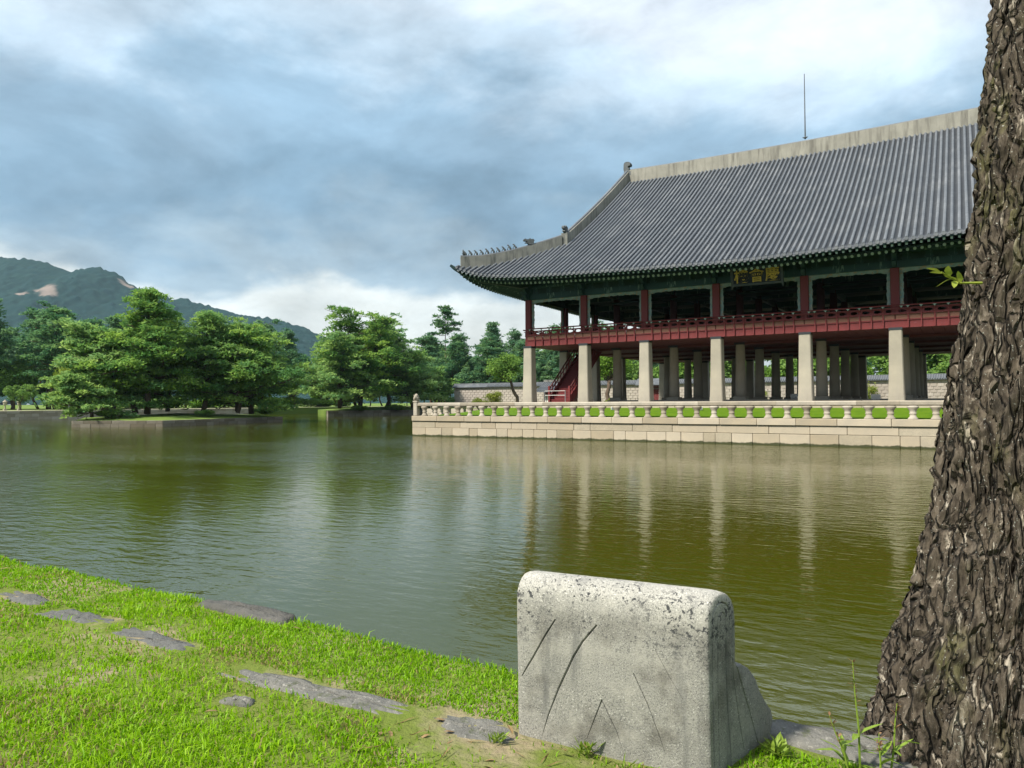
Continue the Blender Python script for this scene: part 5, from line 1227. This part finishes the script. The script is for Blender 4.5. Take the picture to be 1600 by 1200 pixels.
# grass blades on the near bank
def grass():
    r = np.random.default_rng(77)
    def scatter(n, x0, x1, y0, y1):
        return r.uniform(x0, x1, n), r.uniform(y0, y1, n)
    X = []; Y = []
    for (n, x0, x1, y0, y1) in ((92000, 24.8, 27.6, -46.6, -44.9), (9000, 27.6, 29.0, -46.2, -44.9), (74000, 21.5, 24.9, -46.9, -44.9), (44000, 15.0, 21.5, -47.5, -44.9), (14000, 6.0, 15.0, -48.0, -44.9), (14000, 24.0, 29.5, -47.6, -46.5)):
        a, b_ = scatter(n, x0, x1, y0, y1); X.append(a); Y.append(b_)
    X = np.concatenate(X); Y = np.concatenate(Y)
    keep = Y < edge_y(X)-0.005
    dens = np.ones_like(X)
    # worn earth round the stones and under the block, thin patches elsewhere
    for (a, b_, c, d, rz) in KS:
        q = np.maximum(np.abs(X-a)/(c/2*1.0), np.abs(Y-b_)/(d/2*1.0))+0.5*(fbm(X*9, Y*9, 61, 3)-0.5); dens *= np.clip((q-0.86)/0.22, 0.0, 1)
    dens *= np.clip((np.maximum(np.abs(X-24.72)/0.33, np.abs(Y+45.05)/0.09)-0.9)/0.3, 0, 1)
    dens *= np.clip((np.maximum(np.abs(X-27.52)/0.33, np.abs(Y+45.06)/0.12)-0.9)/0.3, 0, 1)
    dens *= np.clip((np.sqrt(((X-26.75)/0.62)**2+((Y+45.68)/0.16)**2)-0.75)/0.5, 0.06, 1)
    dens *= np.clip((np.sqrt(((X-25.62)/0.12)**2+((Y+45.82)/0.07)**2)-0.7)/0.5, 0.05, 1)
    th = fbm(X*1.9, Y*2.6, 91, 4); dens *= np.clip((0.70-th)/0.10, 0.35, 1)
    row = np.exp(-((Y+45.62)/0.13)**2)*(fbm(X*3.1, Y*3.1, 95, 3)); dens *= 1-np.clip(row*0.95, 0, 0.75)
    # block footprint
    ca, sa = math.cos(R(5)), math.sin(R(5)); u_ = (X-26.585)*ca+(Y+45.525)*sa; v_ = -(X-26.585)*sa+(Y+45.525)*ca
    keep &= ~((u_ > -0.01) & (u_ < 0.61) & (v_ > -0.01) & (v_ < 0.36)) & ~((u_ > 0.5) & (u_ < 0.61+0.36*v_) & (v_ > 0) & (v_ < 0.36))
    keep &= r.random(len(X)) < dens
    X = X[keep]; Y = Y[keep]; n = len(X); Z = bank_h(X, Y)-0.004
    lush = fbm(X*1.1+9, Y*1.5, 97, 3)
    H_ = (0.012+0.018*r.random(n)**1.6+0.02*(r.random(n) < 0.05))*(0.6+0.9*lush); W_ = (0.0017+0.0014*r.random(n))*(1+0.25*np.clip(25-X, 0, 8)); th = r.random(n)*2*math.pi
    flop = 0.3+0.9*r.random(n); d = np.stack([np.cos(th), np.sin(th), 0*th], -1); ph = r.random(n)*math.pi*2; s = np.stack([np.cos(ph), np.sin(ph), 0*ph], -1)
    P = np.stack([X, Y, Z], -1); up = np.array([0, 0, 1.0])
    m1 = P+up*(H_*0.6)[:, None]+d*(H_*0.22*flop)[:, None]; tip = P+up*(H_*(1.05-0.35*flop))[:, None]+d*(H_*0.85*flop)[:, None]
    V = np.stack([P-s*W_[:, None], P+s*W_[:, None], m1+s*(W_*0.85)[:, None], m1-s*(W_*0.85)[:, None], tip], 1).reshape(-1, 3)
    b = np.arange(n)*5; Q = np.stack([b, b+1, b+2, b+3], -1); T = np.stack([b+3, b+2, b+4, b+4], -1)
    # quads for the blade foot; the tip as a triangle
    tone = np.clip(0.35+r.normal(size=n)*0.22+(th*0)+(lush-0.5)*0.6, 0, 1); dry = (r.random(n) < 0.03+0.35*np.clip((fbm(X*2.3+3, Y*3.1, 99, 4)-0.60)*5, 0, 1)+0.25*np.clip(row[keep], 0, 1))
    tri = np.concatenate([np.stack([b, b+1, b+2], -1), np.stack([b, b+2, b+3], -1), np.stack([b+3, b+2, b+4], -1)])
    m = leafmat('grass_blades', (0.15, 0.335, 0.003), (0.32, 0.53, 0.009), 0.45, 0)
    nt = m.node_tree; N = nt.nodes; L = nt.links; bs = N['Principled BSDF']; src = bs.inputs['Base Color'].links[0].from_socket
    at = N.new('ShaderNodeAttribute'); at.attribute_name = 'dry'; mx = N.new('ShaderNodeMix'); mx.data_type = 'RGBA'; L.new(at.outputs['Fac'], mx.inputs[0]); L.new(src, mx.inputs[6]); mx.inputs[7].default_value = (0.34, 0.27, 0.12, 1)
    for l in list(src.links): L.new(mx.outputs[2], l.to_socket) if l.to_node != mx else None
    bs.inputs['Roughness'].default_value = 0.5
    o = ob('grass', npmesh('grass', V, tri, m, fattr={'tone': np.tile(tone, 3), 'dry': np.tile(dry.astype(float), 3)}))
    tag(o, 'short bright green grass covering the near bank', 'grass', kind='stuff')
grass()

# old tree at the right edge
def bark_shader():
    """grey-brown bark: fibrous vertical grain, black splits, pale scaled-off slivers, moss and grey lichen"""
    m = bpy.data.materials.new('old_bark'); m.use_nodes = True; nt = m.node_tree; N = nt.nodes; L = nt.links; b = N['Principled BSDF']; b.inputs['Roughness'].default_value = 0.9; b.inputs['Specular IOR Level'].default_value = 0.2
    tc = N.new('ShaderNodeTexCoord')
    def nz(vec, scale, d=5, r=0.6, out='Fac'):
        n = N.new('ShaderNodeTexNoise'); n.inputs['Scale'].default_value = scale; n.inputs['Detail'].default_value = d; n.inputs['Roughness'].default_value = r; L.new(vec, n.inputs['Vector']); return n.outputs[out]
    def mr(v, a, b_, c=0.0, d=1.0):
        x = N.new('ShaderNodeMapRange'); L.new(v, x.inputs[0]); x.inputs[1].default_value = a; x.inputs[2].default_value = b_; x.inputs[3].default_value = c; x.inputs[4].default_value = d; return x.outputs[0]
    def mu(a, b_, op='MULTIPLY'):
        x = N.new('ShaderNodeMath'); x.operation = op
        for i, v in enumerate((a, b_)):
            if isinstance(v, float): x.inputs[i].default_value = v
            else: L.new(v, x.inputs[i])
        return x.outputs[0]
    def mix(f, a, c):
        x = N.new('ShaderNodeMix'); x.data_type = 'RGBA'; L.new(f, x.inputs[0])
        for k, v in ((6, a), (7, c)):
            if isinstance(v, tuple): x.inputs[k].default_value = (*v, 1)
            else: L.new(v, x.inputs[k])
        return x.outputs[2]
    # grain runs up the trunk but wanders
    wob = N.new('ShaderNodeVectorMath'); wob.operation = 'MULTIPLY_ADD'; L.new(nz(tc.outputs['Object'], 5.0, 3, 0.5, 'Color'), wob.inputs[0]); wob.inputs[1].default_value = (0.11, 0.11, 0.11); L.new(tc.outputs['Object'], wob.inputs[2])
    mp = N.new('ShaderNodeMapping'); mp.inputs['Scale'].default_value = (1, 1, 0.22); L.new(wob.outputs[0], mp.inputs[0]); v = mp.outputs[0]
    grain = nz(v, 60, 6, 0.65); sliver = nz(v, 34, 4, 0.6)
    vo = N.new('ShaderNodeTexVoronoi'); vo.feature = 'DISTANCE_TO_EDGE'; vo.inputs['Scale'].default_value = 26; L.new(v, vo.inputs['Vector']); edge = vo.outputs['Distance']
    vo2 = N.new('ShaderNodeTexVoronoi'); vo2.inputs['Scale'].default_value = 26; L.new(v, vo2.inputs['Vector']); sepc = N.new('ShaderNodeSeparateColor'); L.new(vo2.outputs['Color'], sepc.inputs[0])
    c = mix(mr(grain, 0.35, 0.68), (0.032, 0.026, 0.020), (0.122, 0.100, 0.076))
    pa = N.new('ShaderNodeAttribute'); pa.attribute_name = 'pale'
    pale = mu(mu(mr(sliver, 0.56, 0.62), mr(sepc.outputs[0], 0.45, 0.60)), mr(edge, 0.03, 0.07))
    c = mix(mu(pale, 0.85), c, (0.40, 0.355, 0.29)); c = mix(mu(mu(pa.outputs['Fac'], mr(grain, 0.45, 0.6)), 0.8), c, (0.33, 0.29, 0.24))
    c = mix(mu(mr(edge, 0.05, 0.0), 0.9), c, (0.010, 0.009, 0.008))  # crevice darkness put into the colour, along the cracks the bump sinks
    mo = N.new('ShaderNodeAttribute'); mo.attribute_name = 'moss'; c = mix(mu(mo.outputs['Fac'], mr(grain, 0.40, 0.55)), c, (0.085, 0.092, 0.020))
    c = mix(mu(mr(nz(tc.outputs['Object'], 120, 2), 0.66, 0.70), 0.8), c, (0.36, 0.37, 0.33)); L.new(c, b.inputs['Base Color'])
    hgt = mu(mu(mr(edge, 0.0, 0.12), 0.9), mu(mu(grain, 0.55), mu(pale, 0.25), 'ADD'), 'ADD')
    bp = N.new('ShaderNodeBump'); bp.inputs['Strength'].default_value = 1.0; bp.inputs['Distance'].default_value = 0.022; L.new(hgt, bp.inputs['Height']); L.new(bp.outputs[0], b.inputs['Normal'])
    return m
def bark_trunk():
    na, nz = 540, 560; z0, z1 = -0.25, 3.4
    th = np.linspace(0, 2*math.pi, na, endpoint=False); zz = np.linspace(z0, z1, nz); T, Zz = np.meshgrid(th, zz, indexing='ij'); TT = T/(2*math.pi)
    Rr = 0.276+0.10*np.exp(-(Zz+0.1)/0.45)+0.075*np.clip(1.6-Zz, 0, 2)/1.6
    Rr = Rr*(1+0.05*np.sin(T*3+1.2+Zz*0.8)+0.03*np.sin(T*5+Zz*1.7))
    # long twisted plates split by deep furrows
    wx = (fbm(TT*8, Zz*1.6, 5, 3, 8)-0.5)*3.2; wz = (fbm(TT*14, Zz*3.5, 6, 3, 14)-0.5)*0.8
    def plates(cw, ch, sd, ax):
        U2 = TT*cw+wx*cw/38; W2 = Zz/ch+wz; f1 = np.full(TT.shape, 9.0); f2 = f1.copy(); idv = np.zeros(TT.shape); ox = idv.copy(); oy = idv.copy(); iu = np.floor(U2); iw = np.floor(W2)
        for a in (-1, 0, 1):
            for b_ in (-1, 0, 1):
                cu = iu+a; cv = iw+b_; m_ = np.mod(cu, cw); dx = cu+0.1+0.8*_h(m_, cv, sd)-U2; dy = cv+0.05+0.9*_h(m_, cv, sd+1)-W2; d = np.abs(dx)+np.abs(dy)*ax; n_ = d < f1
                f2 = np.where(n_, f1, np.minimum(f2, d)); idv = np.where(n_, _h(m_, cv, sd+2), idv); ox = np.where(n_, -dx, ox); oy = np.where(n_, -dy, oy); f1 = np.where(n_, d, f1)
        return f2-f1, idv, ox, oy
    g1, idv, ox, oy = plates(44, 0.26, 71, 0.6); g2, id2, ox2, oy2 = plates(100, 0.12, 171, 0.5)
    jag = (fbm(TT*200, Zz*18, 31, 3, 200)-0.5)*0.30
    p1 = np.clip((g1+jag)/0.17, 0, 1); p2 = np.clip((g2+jag)/0.24, 0, 1)
    fib = fbm(TT*170+wx*3.0, Zz*5+wz*2, 12, 4, 170); rid = (1-np.abs(2*fbm(TT*52+wx*2.0, Zz*2.4, 13, 4, 52)-1))**2.4; rid2 = (1-np.abs(2*fbm(TT*105+wx*3.0, Zz*4.5, 23, 3, 105)-1))**2
    flake = fbm(TT*150+wx*3, Zz*24, 14, 3, 150)
    lay = fbm(TT*60+wx*1.6+idv*3, Zz*4.0+idv*7, 16, 4, 60); terr = np.floor(lay*12+jag*0.8)/12          # flakes peeling in layers
    disp = p1*(0.008+0.014*idv)+p1*(ox*(id2-0.5)*0.05+(-oy)*0.008)+p1*p2*(0.003+0.007*id2)+0.022*(terr-0.5)+0.020*(fib-0.5)+0.046*(rid-0.4)+0.030*(rid2-0.4)+0.008*(flake-0.5)+0.022*(fbm(TT*7, Zz*2.3, 15, 3, 7)-0.5)
    Rf = Rr+disp-0.02
    lx = 0.06*np.clip(Zz/2.4, -1, 2)+0.075*np.clip(Zz-0.9, 0, 3)+0.060*np.clip(Zz/0.8, 0, 1)**1.5+0.01*np.sin(Zz*2.1); ly = 0.03*np.clip(Zz/2.4, -1, 2)
    # lean expressed along the bank (to the right as one faces the water)
    ax = np.array([0.8506, 0.5258]); bx_ = np.array([-0.5258, 0.8506])
    X = Rf*np.cos(T)+ax[0]*lx*1.6+bx_[0]*ly; Y = Rf*np.sin(T)+ax[1]*lx*1.6+bx_[1]*ly
    V = np.stack([X, Y, Zz], -1).reshape(-1, 3)
    i = np.arange(na)[:, None]; j = np.arange(nz-1)[None, :]; a = (i*nz+j).ravel(); b_ = (((i+1) % na)*nz+j).ravel(); F = np.stack([a, b_, b_+1, a+1], -1)
    pale = np.clip(0.8*np.clip((fbm(TT*130+wx*3.0, Zz*5.0+id2*9, 18, 4, 130)-0.60)*8, 0, 1)*np.clip((id2-0.35)*4, 0, 1)+0.16*np.clip((fib-0.5)*4, 0, 1)*idv, 0, 1)
    moss = np.clip((fbm(TT*9, Zz*3, 19, 4, 9)-0.50)*5, 0, 1)*np.clip((fbm(TT*60, Zz*14, 20, 2, 60)-0.40)*4, 0, 1)
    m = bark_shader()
    return npmesh('trunk', V, F, m, False, vattr={'pale': pale.ravel(), 'moss': moss.ravel()*0.55}), m
tr_m, barkmat = bark_trunk()
tree_p = Vector((28.05, -45.00, 1.30))
def at_cam(px_r, depth):  # bank position a given distance ahead of the bank path and to its right
    return Vector((27.816+px_r*0.8506-depth*0.5258, -47.528+px_r*0.5258+depth*0.8506, 0))
q = at_cam(1.56, 2.28); tree_p = Vector((q.x, q.y, 1.30))
old = empty('old_tree', tree_p); tag(old, 'thick old tree trunk with deeply furrowed bark at the right edge', 'tree')
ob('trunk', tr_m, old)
upper = MB(); limb(upper, [(0.45, 0.27, 3.2), (0.62, 0.38, 5.0), (0.6, 0.4, 7.0), (0.6, 0.5, 9.0)], 0.27, 0.12, 20)
limb(upper, [(0.6, 0.4, 6.6), (1.4, -0.5, 8.4), (2.4, -1.2, 9.4)], 0.12, 0.04, 10); limb(upper, [(0.6, 0.4, 7.4), (-0.6, -1.2, 9.0), (-1.0, -2.2, 10.0)], 0.11, 0.04, 10)
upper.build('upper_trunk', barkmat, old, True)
# leaf shoots on the trunk
def leaf_blade(mb, base, d, ln, w, curl=0.3):
    base = Vector(base); d = Vector(d).normalized(); s = d.cross(Vector((0.2, 0.3, 1))).normalized(); nrm = s.cross(d)
    P = [base, base+d*ln*0.35+s*w+nrm*0.1*ln*curl, base+d*ln*0.75+s*w*0.7-nrm*0.05*ln, base+d*ln-nrm*ln*curl*0.4, base+d*ln*0.75-s*w*0.7-nrm*0.05*ln, base+d*ln*0.35-s*w+nrm*0.1*ln*curl, base+d*ln*0.4, base+d*ln*0.75-nrm*0.08*ln]
    mb.add(P, [(0, 1, 6), (1, 2, 7, 6), (2, 3, 7), (3, 4, 7), (4, 5, 6, 7), (5, 0, 6)])
M['shoot'] = mat('young_leaf', (0.30, 0.33, 0.05), 0.5, (0.20, 0.27, 0.04), 30, trans=0.3)
M['shootred'] = mat('withered_leaf', (0.20, 0.10, 0.05), 0.7, (0.26, 0.17, 0.09), 30, trans=0.2)
M['weed'] = mat('weed_leaf', (0.17, 0.27, 0.03), 0.5, (0.24, 0.33, 0.05), 25, trans=0.3)
rgt = Vector((0.8506, 0.5258, 0)); fwd = Vector((-0.5258, 0.8506, 0)); upv = Vector((0, 0, 1))
def shoot(px_r, depth, z, n, ln, m, seed, root, mat_stem=None):
    r = random.Random(seed); p = at_cam(px_r, depth); p.z = z; base = p-tree_p
    mb = MB(); tipd = (-rgt*1.0+upv*0.45-fwd*0.3).normalized(); mb.tube([tuple(base+rgt*0.06), tuple(base), tuple(base+tipd*ln*0.9)], [0.004, 0.003, 0.002], 5)
    for k in range(n):
        t = k/(n-1); b_ = base+tipd*ln*(t*0.95-0.05)
        d = -rgt*r.uniform(0.2, 1.0)+upv*r.uniform(-0.3, 1.0)-fwd*r.uniform(-0.6, 0.6); leaf_blade(mb, b_, d, ln*r.uniform(0.45, 0.75), ln*0.11)
    mb.build('leaf_shoot', m, root)
shoot(1.21, 1.98, 2.70, 8, 0.075, M['shoot'], 1, old)

# seeding weeds at the foot of the tree
def weed(loc, h, lean, label, seed):
    r = random.Random(seed); g = empty('weed', loc); tag(g, label, 'weed')
    tip = Vector((lean[0], lean[1], h)); P = [Vector((0, 0, -0.02)), tip*0.35+Vector((0.004, 0, 0)), tip*0.7, tip]; st_ = MB().tube([tuple(p) for p in P], [0.0035, 0.003, 0.002, 0.001], 5); st_.build('stem', M['weed'], g)
    sd_ = MB()
    for k in range(22):
        t = r.uniform(0.55, 1.0); b_ = tip*t; d = Vector((r.uniform(-1, 1), r.uniform(-1, 1), r.uniform(0.1, 0.8))); leaf_blade(sd_, b_, d, r.uniform(0.010, 0.026)*(1.4-t*0.6), 0.003)
    sd_.build('seed_head', M['shootred'], g)
    lf = MB()
    for k in range(7):
        t = r.uniform(0.02, 0.5); b_ = tip*t; d = Vector((r.uniform(-1, 1), r.uniform(-1, 1), r.uniform(0.0, 0.6))); leaf_blade(lf, b_, d, r.uniform(0.05, 0.09), 0.009)
    lf.build('leaves', M['weed'], g)
for (rx, dp, h, ln, lab, sd_) in ((0.985, 2.12, 0.30, (-0.015, 0.0), 'tallest seeding weed stalk at the foot of the old tree', 1), (1.06, 2.10, 0.19, (0.02, 0.01), 'shorter weed stalk touching the old tree bark', 2), (0.94, 2.08, 0.16, (-0.05, -0.02), 'slanting thin weed left of the tall stalk', 3), (1.01, 2.06, 0.12, (0.0, 0.01), 'low leafy weed under the tall stalk', 4)):
    p = at_cam(rx, dp); weed((p.x, p.y, 1.34), h, ln, lab, sd_)
def tuft(loc, n, ln, label, seed, w=0.006):
    r = random.Random(seed); mb = MB()
    for k in range(n):
        a = r.uniform(0, 6.28); d = Vector((math.cos(a)*r.uniform(0.2, 0.9), math.sin(a)*r.uniform(0.2, 0.9), r.uniform(0.35, 1.0))); leaf_blade(mb, (r.uniform(-.02, .02), r.uniform(-.02, .02), 0), d, ln*r.uniform(0.5, 1.1), w*r.uniform(0.6, 1.2))
    tag(mb.build('weed_tuft', M['weed'], None, loc=loc), label, 'weed')
tuft((26.83, -45.52, 1.335), 26, 0.055, 'small weed growing at the front foot of the carved block', 5)
tuft((26.56, -45.60, 1.335), 22, 0.045, 'small weed at the left foot of the carved block', 6)
tuft((27.32, -45.24, 1.335), 40, 0.06, 'leafy weeds at the back right foot of the carved block', 7, 0.008)
tuft((26.98, -45.56, 1.335), 14, 0.05, 'thin grass tuft before the right half of the carved block', 8, 0.003)

# a scatter of dead leaves and straw on the worn ground
def litter():
    r = random.Random(31); mb = MB()
    for k in range(70):
        if k < 34: x_, y_ = r.uniform(26.2, 27.3), r.uniform(-45.95, -45.58)
        else: x_, y_ = r.uniform(22.5, 27.2), r.uniform(-46.4, -45.15)
        z_ = float(bank_h(np.array(x_), np.array(y_)))+0.006+(0.018 if k >= 34 else 0.0); a = r.uniform(0, 6.28); d = (math.cos(a), math.sin(a), r.uniform(-0.15, 0.25))
        if r.random() < 0.55: leaf_blade(mb, (x_, y_, z_), d, r.uniform(0.025, 0.055), r.uniform(0.005, 0.012), r.uniform(0.1, 0.5))
        else: leaf_blade(mb, (x_, y_, z_), d, r.uniform(0.05, 0.11), 0.0022, 0.1)
    m = mat('dead_leaf', (0.27, 0.19, 0.085), 0.8, (0.16, 0.10, 0.05), 40)
    tag(mb.build('fallen_leaves', m), kind='stuff')
litter()

# ------------------------------------------------------------------ air
def haze():
    m = bpy.data.materials.new('haze_air'); m.use_nodes = True; nt = m.node_tree; N = nt.nodes
    for n in list(N):
        if n.type == 'BSDF_PRINCIPLED': N.remove(n)
    v = N.new('ShaderNodeVolumePrincipled'); v.inputs['Color'].default_value = (0.62, 0.82, 1.0, 1); v.inputs['Density'].default_value = HAZE_D; v.inputs['Anisotropy'].default_value = 0.2
    nt.links.new(v.outputs[0], N['Material Output'].inputs['Volume'])
    o = MB().box(-2900, 700, -160, 2400, -2.2, 345).build('haze', m); tag(o, kind='stuff')
HAZE_D = 0.00007
haze()
